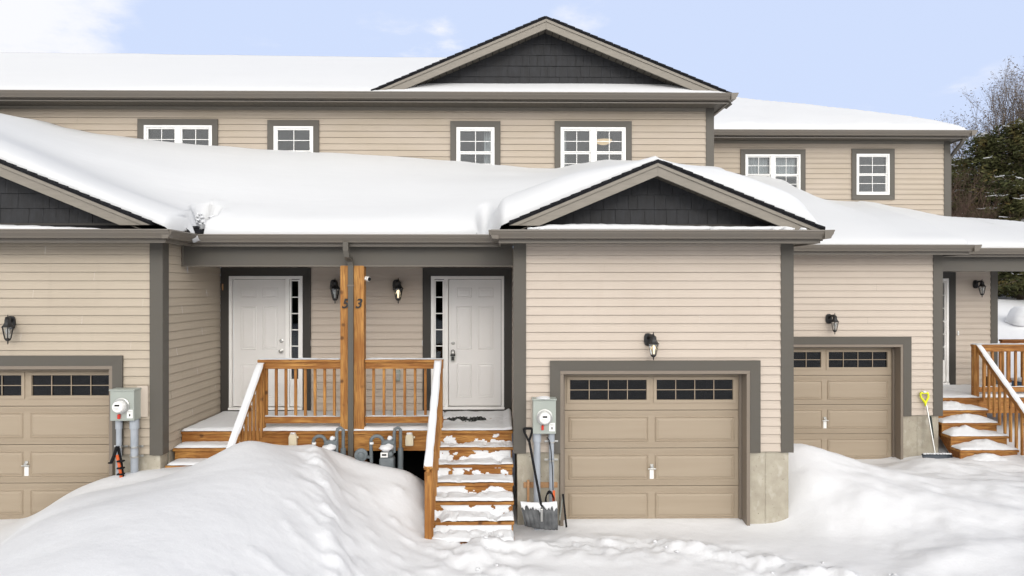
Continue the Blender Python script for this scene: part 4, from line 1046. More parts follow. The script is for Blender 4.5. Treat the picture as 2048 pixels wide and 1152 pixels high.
# utility boxes on rim board
for (px, lb) in ((586,'beige plastic utility box on the deck rim left of the posts'), (819,'beige plastic utility box on the deck rim beside the stair railing')):
    p = wp(px, 879, YDECK-.03); t = thing('utility_box', lb, 'utility box', p, 'beige utility boxes on the deck rim')
    m = MB(); x, z = p.x, p.z; pts = [(x-.055,YDECK,z-.085),(x+.055,YDECK,z-.085),(x+.055,YDECK,z+.04),(x+.035,YDECK,z+.085),(x-.035,YDECK,z+.085),(x-.055,YDECK,z+.04)]
    m.prism(pts, (0,-.06,0)); m.build('cover','beige_plastic',t,bevel=.008); MB().box(x-.035,x+.035,YDECK-.066,YDECK-.061,z-.06,z+.02).build('lid','beige_plastic',t,bevel=.002)
    MB().lathe((x+.056,YDECK-.03,z+.03),(1,0,0),[(0,.014),(.02,.014)],10).build('knob','beige_plastic',t)
    m = MB(); clump(m, (x,YDECK-.03,z+.085), .04, px, .4); m.build('snow_cap','snow_bits',t,smooth=True)
# ------------------------------------------------------------------ electric meters
def emeter(pbox, Y, label, tube_px, left):
    x0, x1, y0, y1 = pbox; D = .17; Yf = Y-.03-D
    X0, X1 = wx(x0,Yf), wx(x1,Yf); Z1, Z0 = wz(x0,y0,Yf), wz(x0,y1,Yf)
    t = thing('electric_meter', label, 'meter', ((X0+X1)/2, Y, Z0), 'electric meters by the garages')
    MB().box(X0, X1, Yf, Y-.03, Z0, Z1).build('cabinet', 'box_grey', t, bevel=.008)
    MB().box(X0-.01, X1+.01, Yf-.012, Y-.03, Z1+.001, Z1+.02).build('lid', 'box_grey', t, bevel=.004)
    mb = MB(); 
    if left: mb.box(X1-.05, X1+.09, Y-.035, Y-.008, Z0+.02, Z1+.04)
    else: mb.box(X0-.02, X0+.1, Y-.035, Y-.008, Z0+.02, Z1+.02)
    mb.build('mounting_board', 'siding', t, bevel=.003)
    cx, cz = (X0+X1)/2+(-.005 if left else 0), Z0+(Z1-Z0)*.50
    MB().lathe((cx,Yf,cz),(0,-1,0),[(0,.105),(.015,.105),(.02,.095),(.04,.092),(.042,.08)],28).build('ring', 'steel', t, smooth=True, autos=40)
    MB().lathe((cx,Yf-.042,cz),(0,-1,0),[(0,.076),(.045,.073),(.06,.066),(.066,.055)],28).build('dial', 'paper', t, smooth=True, autos=40)
    MB().box(cx-.03,cx+.03,Yf-.1105,Yf-.1075,cz+.012,cz+.034).build('display', 'rubber', t)
    d = MB(); d.box(cx-.045,cx+.02,Yf-.110,Yf-.1075,cz-.012,cz-.008); d.box(cx-.03,cx+.035,Yf-.110,Yf-.1075,cz-.028,cz-.025); d.build('printed_lines','box_grey',t)
    MB().box(cx-.042,cx-.01,Yf-.03,Yf-.001,cz-.165,cz-.105).build('seal_tag', 'red', t, bevel=.006)
    sx = X1-.055; s = MB().box(sx-.035,sx+.04,Yf-.004,Yf-.001,Z0+.035,Z0+.145).build('sticker', 'paper', t)
    MB().box(sx-.006,sx+.010,Yf-.006,Yf-.0045,Z0+.06,Z0+.09).build('sticker_mark', 'rubber', t); MB().box(sx-.022,sx+.028,Yf-.006,Yf-.0045,Z0+.115,Z0+.122).build('sticker_mark', 'box_grey', t)
    for (px, r, ph) in tube_px:
        xx = wx(px, Y-.1); o = MB(); o.tube([(xx,Y-.10,Z0+.01),(xx,Y-.10,-.1)], r, 14); o.tube([(xx,Y-.10,Z0),(xx,Y-.10,Z0-.12)], r*1.25, 14); o.build('conduit', 'conduit', t, smooth=True, autos=40)
        if ph: 
            for zz in ph: MB().box(xx-.09,xx+.09,Y-.055,Y-.045,zz-.012,zz+.012).tube([(xx,Y-.10,zz-.012),(xx,Y-.10,zz+.012)], r*1.2, 14).build('clamp', 'steel', t, bevel=.002)
    m = MB(); clump(m, ((X0+X1)/2-.01,Yf+.07,Z1+.02), .10, Y, .22)
    if not left: m.build('snow_cap', 'snow_bits', t, smooth=True)
    return t, X0, X1, Z0, Z1
eL = emeter((220,268,782,842), YG-.03, 'grey electric meter cabinet beside the left garage door, above the snow pile', ((238,.034,(wz(238,893,9),)),(269,.046,(wz(269,893,9),wz(269,912,9)))), True)
eC = emeter((1066,1112,801,868), YG, 'grey electric meter cabinet beside the middle garage door, above the black shovel', ((1074,.045,()),(1103,.033,(wz(1103,884,9),wz(1103,921,9)))), False)
# vertical gauge sticker on the side of left cabinet
# black cable down the middle conduit and coil
x = wx(1103, 8.98)
m = MB(); m.tube([wp(1094,875,9.03), wp(1098,880,8.97), wp(1102,900,8.93), wp(1105,940,8.93), wp(1106,980,8.93)], .006, 6); 
tag(m.build('cable', 'rubber', None, smooth=True), 'thin black cable strapped down the right-hand conduit of the middle meter', 'cable')
m = MB()
for k in range(4):
    pts = [Vector((wx(1099,8.9)+.045*math.cos(a)*(1+.1*k), 8.90-.012*k, wz(1099,1000,8.9)+(.12-.006*k)*math.sin(a))) for a in [2*math.pi*i/16 for i in range(17)]]; m.tube(pts, .008, 6)
tag(m.build('cord_coil', 'rubber', None, smooth=True), 'coiled black cord hanging at the foot of the middle meter conduit', 'cord')
p = wp(1108, 995, 8.88); tag(MB().box(p.x-.018,p.x+.014,8.87,8.90,p.z-.13,p.z+.09).build('marker_strip','orange',None,bevel=.006), 'orange-red strip beside the coiled black cord', 'marker')
# wooden cleat and stake on the concrete
z = wz(1080, 970, YG); t = thing('wall_cleat', 'raw wooden board fixed across the concrete under the middle meter', 'board', (wx(1080,YG),YG,z)); MB().box(wx(1047,YG),wx(1115,YG),YG-.005,YG+.017,z-.035,z+.035).build('board','raw_wood',t,bevel=.003)
MB().box(wx(1047,YG)+.05,wx(1047,YG)+.058,YG-.007,YG-.0052,z-.006,z+.006).build('nail','steel',t)
tag(MB().box(wx(1054,9.05),wx(1059,9.05),YG-.045,YG-.008,0,wz(1056,961,9.05)).build('stake','raw_wood',None,bevel=.003), 'upright raw wooden stake against the concrete behind the black shovel', 'stake')
# black stick leaning by the door jamb
t = thing('ice_scraper', 'thin black and grey pole leaning by the left jamb of the middle garage door', 'pole', wp(1130,1052,8.9)); MB().bar(wp(1133,1055,8.85), wp(1126,988,8.98), .022, .02).build('pole','rubber',t,bevel=.004); MB().bar(wp(1119,1040,8.95), wp(1126,988,8.99), .012, .012).build('brace','box_grey',t)
# tools at left meter
t = thing('folded_tripod', 'folded black and orange tripod-like tool leaning on the left meter conduits', 'tool', wp(238,945,8.8))
m = MB(); m.tube([wp(234,893,8.9), wp(228,912,8.82), wp(222,926,8.8), wp(216,926,8.78)], [.018,.022,.02,.01], 8); m.build('strap_handle','rubber',t,smooth=True)
MB().tube([wp(236,893,8.92), wp(242,925,8.86), wp(246,958,8.82)], .020, 8).build('leg','rubber',t,smooth=True)
MB().tube([wp(234,910,8.84), wp(238,928,8.82), wp(243,958,8.80)], .019, 8).build('leg','orange',t,smooth=True)
for py in (922,936,948): MB().box(wx(236,8.8)-.005,wx(247,8.8),8.775,8.84,wz(240,py,8.8)-.012,wz(240,py,8.8)+.008).build('strap','rubber',t,bevel=.003)
# ------------------------------------------------------------------ gas meters
def gasmeter(dx, label):
    def q(px, py, Y): v = wp(px, py, Y); return Vector((v.x+dx, v.y, v.z))
    Y = 9.42; b = q(775, 900, Y)
    t = thing('gas_meter', label, 'meter', b, 'grey gas meters in front of the porch')
    r = .024
    def arc(c, rad, n=9, y=Y): return [Vector((c.x-rad*math.cos(math.pi*i/(n-1)), y, c.z+rad*math.sin(math.pi*i/(n-1)))) for i in range(n)]
    c = q(754, 884, Y); m = MB(); m.tube([q(743,925,Y)]+arc(c, .085)+[q(765,895,Y)], r, 12); m.build('inlet_pipe','gas_grey',t,smooth=True,autos=50)
    MB().tube([q(743,888,Y), q(743,884,Y)], r*1.25, 12).build('band','vinyl',t,smooth=True,autos=50)
    c = q(794, 864, Y); m = MB(); m.tube([q(788.5,905,Y)]+[q(788.5,866,Y), q(790,858,Y), q(796,855,Y+.02), q(801,859,Y+.03)]+[q(801,900,Y+.03)], r*.95, 12); m.build('outlet_pipe','gas_grey',t,smooth=True,autos=50)
    MB().tube([q(801,896,Y+.03), q(801,990,Y+.03)], .038, 12).build('riser','gas_grey',t,smooth=True,autos=50)
    m = MB(); a = q(775,915,Y); m.box(a.x-.10,a.x+.10,Y-.10,Y+.08,a.z-.20,a.z+.02); m.box(a.x-.085,a.x+.085,Y-.09,Y+.07,a.z+.021,a.z+.10); m.build('meter_body','gas_grey',t,bevel=.03)
    a = q(776,884,Y); MB().box(a.x-.07,a.x+.10,Y-.04,Y+.04,a.z-.03,a.z+.03).build('manifold','gas_grey',t,bevel=.01)
    a = q(771,906,Y); MB().box(a.x-.05,a.x+.05,Y-.112,Y-.095,a.z-.035,a.z+.030).build('index_window','paper',t,bevel=.004); MB().box(a.x-.03,a.x+.03,Y-.118,Y-.113,a.z-.01,a.z+.012).build('index_dial','rubber',t)
    m = MB(); clump(m, q(774,895,Y-.03), .095, 4, .55, 14, 9); clump(m, q(780,876,Y), .035, 8, 1.0); m.build('snow_cap','snow_bits',t,smooth=True)
    a = q(722,910,Y-.05); MB().lathe(a,(0.15,-1,0),[(-.05,.03),(-.03,.05),(-.02,.088),(0,.092),(.012,.085),(.02,.045),(.035,.04),(.04,.015)],26).build('regulator','gas_grey',t,smooth=True,autos=35)
    MB().tube([a+Vector((.0,.03,-.02)), q(743,915,Y)], .022, 10).build('regulator_pipe','gas_grey',t,smooth=True)
    return t
gasmeter(0, 'grey gas meter with snow on top, right of the downspout'); gasmeter(wx(656,9.42)-wx(771,9.42), 'grey gas meter mostly buried in the snow pile, left of the downspout')
# ------------------------------------------------------------------ shovels
t = thing('snow_shovel', 'black-handled grey snow shovel leaning below the middle electric meter', 'shovel', wp(1085,1055,8.6), 'snow shovels')
top = wp(1058,880,8.95); bot = wp(1083,1014,8.66)
MB().tube([top, bot], .016, 10).build('shaft','rubber',t,smooth=True,autos=50)
m = MB(); hl, hr = wp(1047,857,8.97), wp(1064,857,8.97); m.tube([hl, hr], .016, 8); m.tube([hl, hl+Vector((.012,0,-.05)), top-Vector((0,0,.02))], .014, 8); m.tube([hr, hr+Vector((-.002,0,-.05)), top-Vector((0,0,.02))], .014, 8); m.build('grip','rubber',t,smooth=True,autos=60)
# scoop: curved ribbed plate
P = []; c0 = wp(1040,1010,8.72); c1 = wp(1115,1008,8.72); W = c1.x-c0.x
zt_ = c0.z+.03; zb_ = wz(1080,1055,8.6)
for i in range(61):
    u = i/60; X = c0.x+W*u; row = []
    rib = .010*abs(math.sin((u-.5)*math.pi*9))
    for j in range(15):
        v = j/14; z = zt_+(zb_-zt_)*v-.03*math.sin(math.pi*u)*0; curve = .16*math.sin(v*math.pi*.62)-.02
        sk = (u-.5)*.10*v
        ribd = .011*abs(math.sin((u-.5)*math.pi*8+v*1.6*(1 if u > .5 else -1)))*sst(.15,.4,v)
        row.append((X-sk*.6+.03*v, 8.70-curve*.55+.20*(u-.5)**2-ribd, z-.055*u*v+.02*(1-abs(u-.5)*2)*(v-1)))
    P.append(row)
s = grid_mesh('scoop','shovel_grey',P,t); sm = s.modifiers.new('thick','SOLIDIFY'); sm.thickness = .006
m = MB(); a = wp(1083,1020,8.62); m.box(a.x-.014,a.x+.014,8.56,8.64,a.z-.13,a.z+.03); m.build('socket','steel',t,bevel=.006)
# snow stuck on scoop
P = []; 
for i in range(61):
    u = i/60; X = c0.x+W*(.01+.98*u); row = []; lo = .20+.26*fbm(u*9,3,0,1,3)
    for j in range(9):
        v = j/8*max(.06,lo); curve = .16*math.sin(v*math.pi*.62)-.02
        row.append((X-(u-.5)*.06*v+.03*v, 8.685-curve*.55+.20*(u-.5)**2-.010-.02*math.sin(math.pi*j/8), zt_+.012*(1-j/8)+(zb_-zt_)*v-.055*u*v))
    row.insert(0, (X, 8.73+.2*(u-.5)**2, zt_)); P.append(row)
grid_mesh('stuck_snow','snow_bits',P,t)
t = thing('snow_shovel', 'snow shovel with bright yellow grip leaning on the concrete of the right-hand garage', 'shovel', wp(1875,915,YR-.35), 'snow shovels')
ya = YR-.06; yb_ = YR-.30
a = wp(1852,806,ya); b = wp(1860.5,832,ya-.05); c = wp(1866,877,ya-.12); d = wp(1870,906,yb_+.04)
MB().tube([a, d], .014, 10).build('shaft','steel',t,smooth=True,autos=50); MB().tube([b, c], .019, 10).build('foam_sleeve','grip',t,smooth=True,autos=50)
m = MB(); h0, h1 = wp(1841,786,ya), wp(1856,786,ya); m.tube([h0, h1], .017, 8)
ctr = a+Vector((-.01,0,.0)); m.tube([h0, h0+Vector((.005,0,-.07)), ctr, a-Vector((0,0,.05))], [.016,.018,.02,.022], 8); m.tube([h1, h1+Vector((.008,0,-.07)), ctr, a-Vector((0,0,.05))], [.016,.018,.02,.022], 8); m.build('grip','yellow',t,smooth=True,autos=60)
m = MB(); clump(m, (h0+h1)/2+Vector((0,0,.02)), .035, 3, .5); m.build('snow_cap','snow_bits',t,smooth=True)
P = []; e0, e1 = wp(1846,908,yb_), wp(1906,908,yb_)
for i in range(41):
    u = i/40; row = []
    for j in range(11): v = j/10; row.append((e0.x+(e1.x-e0.x)*u, yb_+.02-.10*math.sin(v*2.0)+.10*(u-.5)**2-.006*abs(math.sin(u*math.pi*7)), e0.z-.30*v-.015*abs(2*u-1)**6))
    P.append(row)
s = grid_mesh('scoop','shovel_blue',P,t); s.modifiers.new('thick','SOLIDIFY').thickness = .006
m = MB()
for k in range(9): clump(m, e0.lerp(e1,(k+.5)/9*.95)+Vector((0,.0,.005)), .030, k, .45)
m.build('stuck_snow','snow_bits',t,smooth=True)
# things on the far deck
p = wp(2046, 765, YDF+.7); t = thing('storage_tub', 'blue plastic tub with a white snow top behind the far railing', 'tub', p); MB().box(p.x-.12,p.x+.35,YDF+.5,YDF+.85,ZDECK+.04,p.z+.02).build('tub','blue_plastic',t,bevel=.02); m = MB(); m.box(p.x-.13,p.x+.36,YDF+.49,YDF+.86,p.z+.021,p.z+.08); m.build('snow_cap','snow_bits',t,bevel=.03)
p = wp(1981, 768, YDF+.8); t = thing('planter', 'small dark pot standing on the far porch behind the railing', 'pot', p); MB().lathe((p.x,YDF+.8,ZDECK+.03),(0,0,1),[(0,.07),(.22,.09),(.24,.10),(.25,.08)],16).build('pot','rubber',t,smooth=True,autos=40)
# ------------------------------------------------------------------ ground snow
secs = {
 -60: [(-60,.0),(60,.0)],
 3.0: [(-7,.05),(-5.2,.3),(-4.2,.6),(-3.2,.75),(-2.5,.7),(-1.8,.5),(-1.1,.2),(-.7,.05),(3,.0),(5,.05),(8,.15),(12,.3)],
 4.6: [(-7,.05),(-5.4,.25),(-4.6,.65),(-4,.95),(-3.2,1.08),(-2.6,1.02),(-2,.72),(-1.35,.32),(-.8,.05),(3,.0),(5,.05),(8,.15),(12,.3)],
 6.0: [(-7,.05),(-6,.06),(-5.3,.25),(-4.75,.7),(-4.37,.98),(-3.8,1.14),(-3.1,1.22),(-2.5,1.12),(-2.0,.82),(-1.5,.42),(-1.05,.16),(-.6,.04),(3,.0),(4.5,.06),(6,.14),(8,.2),(12,.35)],
 7.3: [(-7,.06),(-6.4,.08),(-5.7,.25),(-5.2,.58),(-4.75,.92),(-4.2,1.02),(-3.6,1.14),(-3.0,1.27),(-2.6,1.25),(-2.2,1.08),(-1.8,.78),(-1.4,.45),(-1.0,.18),(-.65,.05),(.2,.02),(3,.02),(3.8,.04),(4.6,.10),(6,.2),(8,.3),(12,.4)],
 8.4: [(-7,.08),(-6.5,.10),(-5.9,.30),(-5.4,.62),(-4.9,.74),(-4.4,.82),(-3.9,.95),(-3.5,1.16),(-3.15,1.36),(-2.8,1.25),(-2.5,1.15),(-2.2,1.08),(-1.95,.86),(-1.6,.66),(-1.28,.48),(-1.05,.25),(-.9,.13),(0,.10),(.2,.04),(3.6,.02),(3.9,.04),(4.4,.12),(5.2,.25),(6.5,.32),(8,.35),(12,.45)],
 9.0: [(-7,.09),(-6.5,.10),(-6,.30),(-5.5,.6),(-5.1,.75),(-4.6,.82),(-4.1,.85),(-3.6,.98),(-3.2,1.10),(-2.8,1.13),(-2.45,1.13),(-2.15,.98),(-1.95,.86),(-1.7,.82),(-1.4,.78),(-1.12,.70),(-.98,.25),(-.8,.08),(0,.03),(.4,.02),(3.5,.02),(3.85,.05),(4.2,.3),(4.7,.42),(5.4,.42),(6.2,.38),(7.5,.4),(9,.42),(12,.5)],
 9.6: [(-7,.10),(-6.4,.1),(-5.5,.5),(-4.6,.72),(-4,.75),(-3,.9),(-2.4,.9),(-1.9,.75),(-1.2,.6),(-.95,.3),(0,.1),(3.7,.1),(3.9,.4),(4.3,.66),(4.9,.62),(5.6,.48),(6.4,.40),(7.5,.42),(9,.42),(12,.55)],
 10.3:[(-7,.1),(-5,.4),(-2,.4),(0,.1),(3.7,.2),(3.95,.72),(4.3,.84),(4.65,.81),(5.1,.68),(5.6,.50),(6.1,.40),(6.6,.37),(7.2,.39),(8,.36),(9,.35),(12,.6)],
 11.0:[(-7,.1),(3.7,.2),(3.95,.50),(4.5,.60),(5.0,.42),(5.6,.25),(6.2,.28),(6.6,.38),(6.95,.44),(7.4,.38),(8,.35),(9,.40),(12,.65)],
 11.75:[(-7,.1),(3.7,.2),(4.0,.42),(4.4,.38),(4.9,.2),(5.5,.17),(6.8,.17),(7.1,.26),(7.6,.3),(8.5,.45),(12,.7)],
 13: [(-7,.1),(3.7,.2),(7,.3),(9,.6),(12,.75)],
 16: [(-7,.1),(8,.4),(10,.75),(30,.9)],
 20: [(-60,.2),(8,.5),(12,1.45),(60,1.5)],
 25: [(-60,.2),(8,.8),(13,2.35),(60,2.5)],
 42: [(-60,.2),(8,1.5),(18,3.4),(60,3.8)],
 70: [(-60,.2),(8,2.5),(30,5.5),(90,6)],
 120:[(-200,.2),(0,3),(60,9),(200,10)],
 400:[(-400,2),(400,6)],
}
ks = sorted(secs)
gx = np.unique(np.concatenate([np.linspace(-400,-60,8), np.linspace(-60,-9,14), np.arange(-9,-6.5,.25), np.arange(-6.5,9.5,.045), np.arange(9.5,14,.2), np.arange(14,60,2.), np.linspace(60,400,10)]))
gy = np.unique(np.concatenate([np.linspace(-400,-20,8), np.linspace(-20,3,12), np.arange(3,4.4,.2), np.arange(4.4,12.2,.045), np.arange(12.2,16,.2), np.arange(16,60,1.5), np.linspace(60,500,14)]))
def secint(tab, X):
    xs = np.array([a for a,_ in tab]); zs = np.array([b for _,b in tab]); return np.interp(X, xs, zs)
fine = np.arange(-12, 16, .05)
SZ = np.array([secint(secs[k], gx) for k in ks]); kk = np.array(ks, float)
# smooth in X with small kernel on the fine region
def smooth(a, x, s):
    out = a.copy()
    idx = np.where((x > -9) & (x < 14))[0]
    for i in idx:
        w = np.exp(-((x-x[i])/s)**2)*np.gradient(x); out[:, i] = (a*w).sum(1)/w.sum()
    return out
SZ = smooth(SZ, gx, .17)
# Y interpolation: monotone-ish cubic (catmull)
def hcol(Y):
    i = int(np.searchsorted(kk, Y)-1); i = max(0, min(len(kk)-2, i)); t = (Y-kk[i])/(kk[i+1]-kk[i]); t = min(1,max(0,t))
    if 3 <= Y <= 13:
        p0, p1, p2, p3 = SZ[max(i-1,0)], SZ[i], SZ[i+1], SZ[min(i+2,len(kk)-1)]
        h = kk[i+1]-kk[i]; m1 = (p2-p0)/(kk[i+1]-kk[max(i-1,0)])*h; m2 = (p3-p1)/(kk[min(i+2,len(kk)-1)]-kk[i])*h
        return (2*t**3-3*t*t+1)*p1+(t**3-2*t*t+t)*m1+(-2*t**3+3*t*t)*p2+(t**3-t*t)*m2
    return SZ[i]*(1-t)+SZ[i+1]*t
def segd(p, a, b):
    ax, ay = a; bx, by = b; dx, dy = bx-ax, by-ay; t = max(0,min(1,((p[0]-ax)*dx+(p[1]-ay)*dy)/(dx*dx+dy*dy))); return math.hypot(p[0]-ax-dx*t, p[1]-ay-dy*t)
churn = [((-.4,8.1),(.7,8.3)), ((.7,8.3),(2.3,8.22)), ((2.3,8.22),(2.9,7.85)), ((2.9,7.85),(3.7,7.3)), ((3.7,7.3),(4.3,6.9))]
feet = [((-.5,8.4),(-.2,7.6)), ((-.2,7.6),(.3,7.2)), ((.3,7.2),(.8,6.6)), ((-.2,7.6),(-.35,6.8))]
trail = [((-2.35,8.6),(-2.05,7.8)), ((-2.05,7.8),(-1.65,7.0)), ((-1.65,7.0),(-1.45,6.2))]
VS = []
for Y in gy:
    col = hcol(Y)
    for i, X in enumerate(gx):
        z = float(col[i])
        if -9 < X < 12 and 3 < Y < 13:
            z += .025*fbm(X, Y, 0, .55, 2)+.010*nz(X,Y,9,2.4)
            if X < -1: z += .026*nz(X*.55+Y*.25, Y*1.25-X*.55, 31, 1.0)*sst(.3,.8,z)*sst(9.2,8.6,Y)
            # crest line with a lower shelf to its right
            xr = -2.38+(8.9-Y)*.36; z -= .09*sst(-.04,.30,X-xr)*sst(-.7,-1.3,X)*sst(9.3,8.9,Y)*sst(5.2,6.2,Y)
            z += .05*math.exp(-((X-xr+.06)/.13)**2)*sst(9.2,8.8,Y)*sst(5.2,6.2,Y)
            near = sst(-.7,-.5,X)*sst(8.75,8.5,Y)
            d = min(segd((X,Y),a,b) for a,b in churn)+.10*nz(X,Y,21,1.7); k = math.exp(-(d/.34)**2)
            if k > .01:
                l = fbm(X,Y,2,2.6,5); z += k*(.03+.10*l+.05*abs(fbm(X,Y,5,6.5,4)))
            d = min(segd((X,Y),a,b) for a,b in feet); k = math.exp(-(d/.42)**2)
            if k > .01: z += k*(.02+.075*fbm(X,Y,7,3.6,4)-.03*sst(.1,.4,nz(X,Y,3,3)))
            d = min(segd((X,Y),a,b) for a,b in trail); k = math.exp(-(d/.20)**2)
            if k > .01: z += k*(.085*fbm(X,Y,11,4.6,4)-.02)
            # scattered crumbs and dents on right flank of the pile
            if -2.2 < X < -.6 and Y < 8.9: z += .030*max(0,nz(X*1.0,Y,4,6.5)-.12)*2+.012*fbm(X,Y,6,3,3)
            # bumps on the right bank
            if X > 4: z += .065*fbm(X,Y,13,1.3,4)*sst(4,4.6,X)*sst(6.0,8.5,Y)*sst(11.6,10.9,Y)
            # drift line in the foreground right
            z += .06*math.exp(-((Y-7.5-(X-4.6)*.3)/.22)**2)*sst(4.2,4.8,X)*sst(6.4,5.6,X)
        elif Y > 20: z += .5*fbm(X,Y,0,.09,3)
        # keep doors clear
        for (xc, yy) in ((cC,YG),(cL,YG-.03),(cR,YR)):
            if abs(X-xc) < 1.3 and yy-.0 < Y < yy+.6: z = min(z, .05 if xc == cC else .14 if xc == cL else .22)
        VS.append((X, Y, z))
nxg = len(gx); FS = []
for j in range(len(gy)-1):
    for i in range(nxg-1): FS.append((j*nxg+i, j*nxg+i+1, (j+1)*nxg+i+1, (j+1)*nxg+i))
me = bpy.data.meshes.new('snow_ground'); me.from_pydata(VS, [], FS); me.update(); me.materials.append(M['snow']); me.polygons.foreach_set('use_smooth',[True]*len(me.polygons))
g = bpy.data.objects.new('snow_ground', me); C.objects.link(g); structure(g)
# loose snow chunks on the churned band
rn = random.Random(3); m = MB()
for k in range(28):
    a, b = rn.choice(churn+churn+feet); t_ = rn.random(); X = a[0]+(b[0]-a[0])*t_+rn.gauss(0,.2); Y = a[1]+(b[1]-a[1])*t_+rn.gauss(0,.16)
    i = min(nxg-2, int(np.searchsorted(gx, X))); j = int(np.searchsorted(gy, Y)); z = VS[j*nxg+i][2]
    clump(m, (X,Y,z+.004), rn.uniform(.008,.028), k, .6, 8, 5)
o = m.build('snow_chunks', 'snow_bits', None, smooth=True); o['kind'] = 'stuff'; o['label'] = 'loose snow chunks in the churned track before the middle garage'; o['category'] = 'snow'
# ------------------------------------------------------------------ background trees
def leafcloud(mb, c, r, n, rn, size=.16, flat=.5):
    for k in range(n):
        d = Vector((rn.gauss(0,1), rn.gauss(0,1), rn.gauss(0,1)*flat)); p = c+d*r*.5
        a = Vector((rn.uniform(-1,1), rn.uniform(-1,1), rn.uniform(-.6,.3))).normalized(); b = a.cross(Vector((rn.uniform(-1,1),rn.uniform(-1,1),rn.uniform(-1,1)))).normalized()
        s = size*rn.uniform(.5,1.3); o = len(mb.v)
        mb.v += [tuple(p-b*s*.22), tuple(p+b*s*.22), tuple(p+a*s)]; mb.f.append((o,o+1,o+2))
def conifer(x, y, z0, H, R, seed, label, dens=1.):
    rn = random.Random(seed); t = thing('evergreen_tree', label, 'tree', (x,y,z0), 'evergreens behind the houses')
    MB().tube([(x,y,z0-.3),(x+.1,y,z0+H*.5),(x,y,z0+H*.95)], [H*.018,H*.012,.02], 8).build('trunk','bark',t,smooth=True)
    lf = MB(); sn = MB(); br = MB()
    nb = int(H*13*dens)
    for i in range(nb):
        f = (i/nb)**.9; z = z0+H*(.05+.95*f); L = R*(1-f)**.75*rn.uniform(.6,1.15)+.25; a = rn.uniform(0,2*math.pi)
        d = Vector((math.cos(a), math.sin(a), 0)); p0 = Vector((x,y,z)); up = rn.uniform(-.05,.3)
        pts = [p0, p0+d*L*.5+Vector((0,0,L*up*.5)), p0+d*L+Vector((0,0,L*(up*.6-.12)))]
        br.tube(pts, [.03,.018,.006], 4, False)
        ns = max(4,int(L*4.2))
        for s in range(ns):
            q = (s+.6)/ns; c = pts[0].lerp(pts[1],q*2) if q < .5 else pts[1].lerp(pts[2],q*2-1)
            side = d.cross(Vector((0,0,1)))*rn.uniform(-1,1)*L*.28*(1.1-q)
            leafcloud(lf, c+side, .50, 26, rn, .17, .35)
            if rn.random() < .13: 
                for _ in range(3):
                    cc = c+side+Vector((rn.uniform(-.2,.2),rn.uniform(-.2,.2),.12)); e = Vector((rn.uniform(-.5,.5),rn.uniform(-.5,.5),rn.uniform(-.05,.12))); sn.tube([cc,cc+e*.7], .014, 4, False)
    br.build('branches','bark',t); lf.build('foliage','needles',t); sn.build('snow_flecks','snow_bits',t)['kind'] = 'stuff'
def gz(x, y):
    i = min(nxg-2, int(np.searchsorted(gx, x))); j = min(len(gy)-2, int(np.searchsorted(gy, y))); return VS[j*nxg+i][2]
def at(px, Y): x = wx(px, Y); return x, Y, gz(x, Y)
conifer(*at(2040,27), 7.1, 3.0, 1, 'dense dark evergreen below the bare tree at the right edge', 1.25)
conifer(*at(1972,28), 6.7, 3.0, 2, 'olive evergreen just right of the upper roof end', 1.25)
conifer(*at(2110,31), 8.4, 3.5, 3, 'tall evergreen at the far right edge, cut by the frame', 1.2)
conifer(*at(1915,30), 6.0, 2.8, 4, 'lower evergreen half hidden behind the house corner', 1.2)
conifer(*at(2005,34), 7.4, 3.2, 5, 'evergreen seen between the two nearest ones', 1.2)
conifer(*at(2190,28), 8.5, 3.5, 6, 'outermost evergreen beyond the right edge')
conifer(*at(1850,38), 5.4, 3.2, 7, 'rearmost evergreen behind the set-back roof')
conifer(*at(2085,25), 3.6, 2.4, 8, 'short bushy evergreen seen past the porch railing')
def bare(x, y, z0, H, seed, label, name, cat, mat, trunk_r, spread=.45, n0=5, group=None, depth=5, leaves=True):
    rn = random.Random(seed); t = thing(name, label, cat, (x,y,z0), group); tr = MB(); cr = MB(); lf = MB()
    def grow(p, d, L, r, k, mb):
        pts = [p]; dd = d.copy()
        for s in range(4): dd = (dd+Vector((rn.uniform(-1,1),rn.uniform(-1,1),rn.uniform(-.3,.6)))*.13).normalized(); pts.append(pts[-1]+dd*L/4)
        mb.tube(pts, [r*(1-.12*i) for i in range(5)], 5 if k < 2 else 4 if k < 4 else 3, False)
        if k >= depth:
            if leaves:
                for _ in range(1): leafcloud(lf, pts[-1], .14, 2, rn, .09, 1)
            return
        for c in range(n0 if k == 0 else rn.choice((3,3,4))):
            q = rn.uniform(.35,1) if c else 1.; i = min(3,int(q*4)); st = pts[i].lerp(pts[i+1], q*4-i) if q < 1 else pts[4]
            ax = Vector((rn.uniform(-1,1),rn.uniform(-1,1),rn.uniform(-.2,.6))).normalized(); nd = (dd*(1-spread*.6)+ax*spread+Vector((0,0,.18))).normalized()
            grow(st, nd, L*rn.uniform(.62,.82), r*.55, k+1, cr)
    grow(Vector((x,y,z0)), Vector((.02,0,1)), H*.36, trunk_r, 0, tr)
    tr.build('trunk', mat, t, smooth=True); cr.build('branches', mat, t); 
    if leaves: lf.build('dead_leaves', 'raw_wood' if False else mat, t)
bare(*at(2036,30), 10.0, 21, 'tall leafless tree rising above the evergreens at the right edge', 'bare_tree', 'tree', 'twig', .13, .30, 6, 'leafless trees behind the houses', 6)
bare(*at(2085,32), 9.0, 22, 'leafless tree half cut by the right edge', 'bare_tree', 'tree', 'twig', .14, .33, 6, 'leafless trees behind the houses', 6)
bare(*at(1985,31), 7.8, 23, 'smaller leafless tree with spreading twigs, just right of the roof end', 'bare_tree', 'tree', 'twig', .10, .36, 6, 'leafless trees behind the houses', 6)
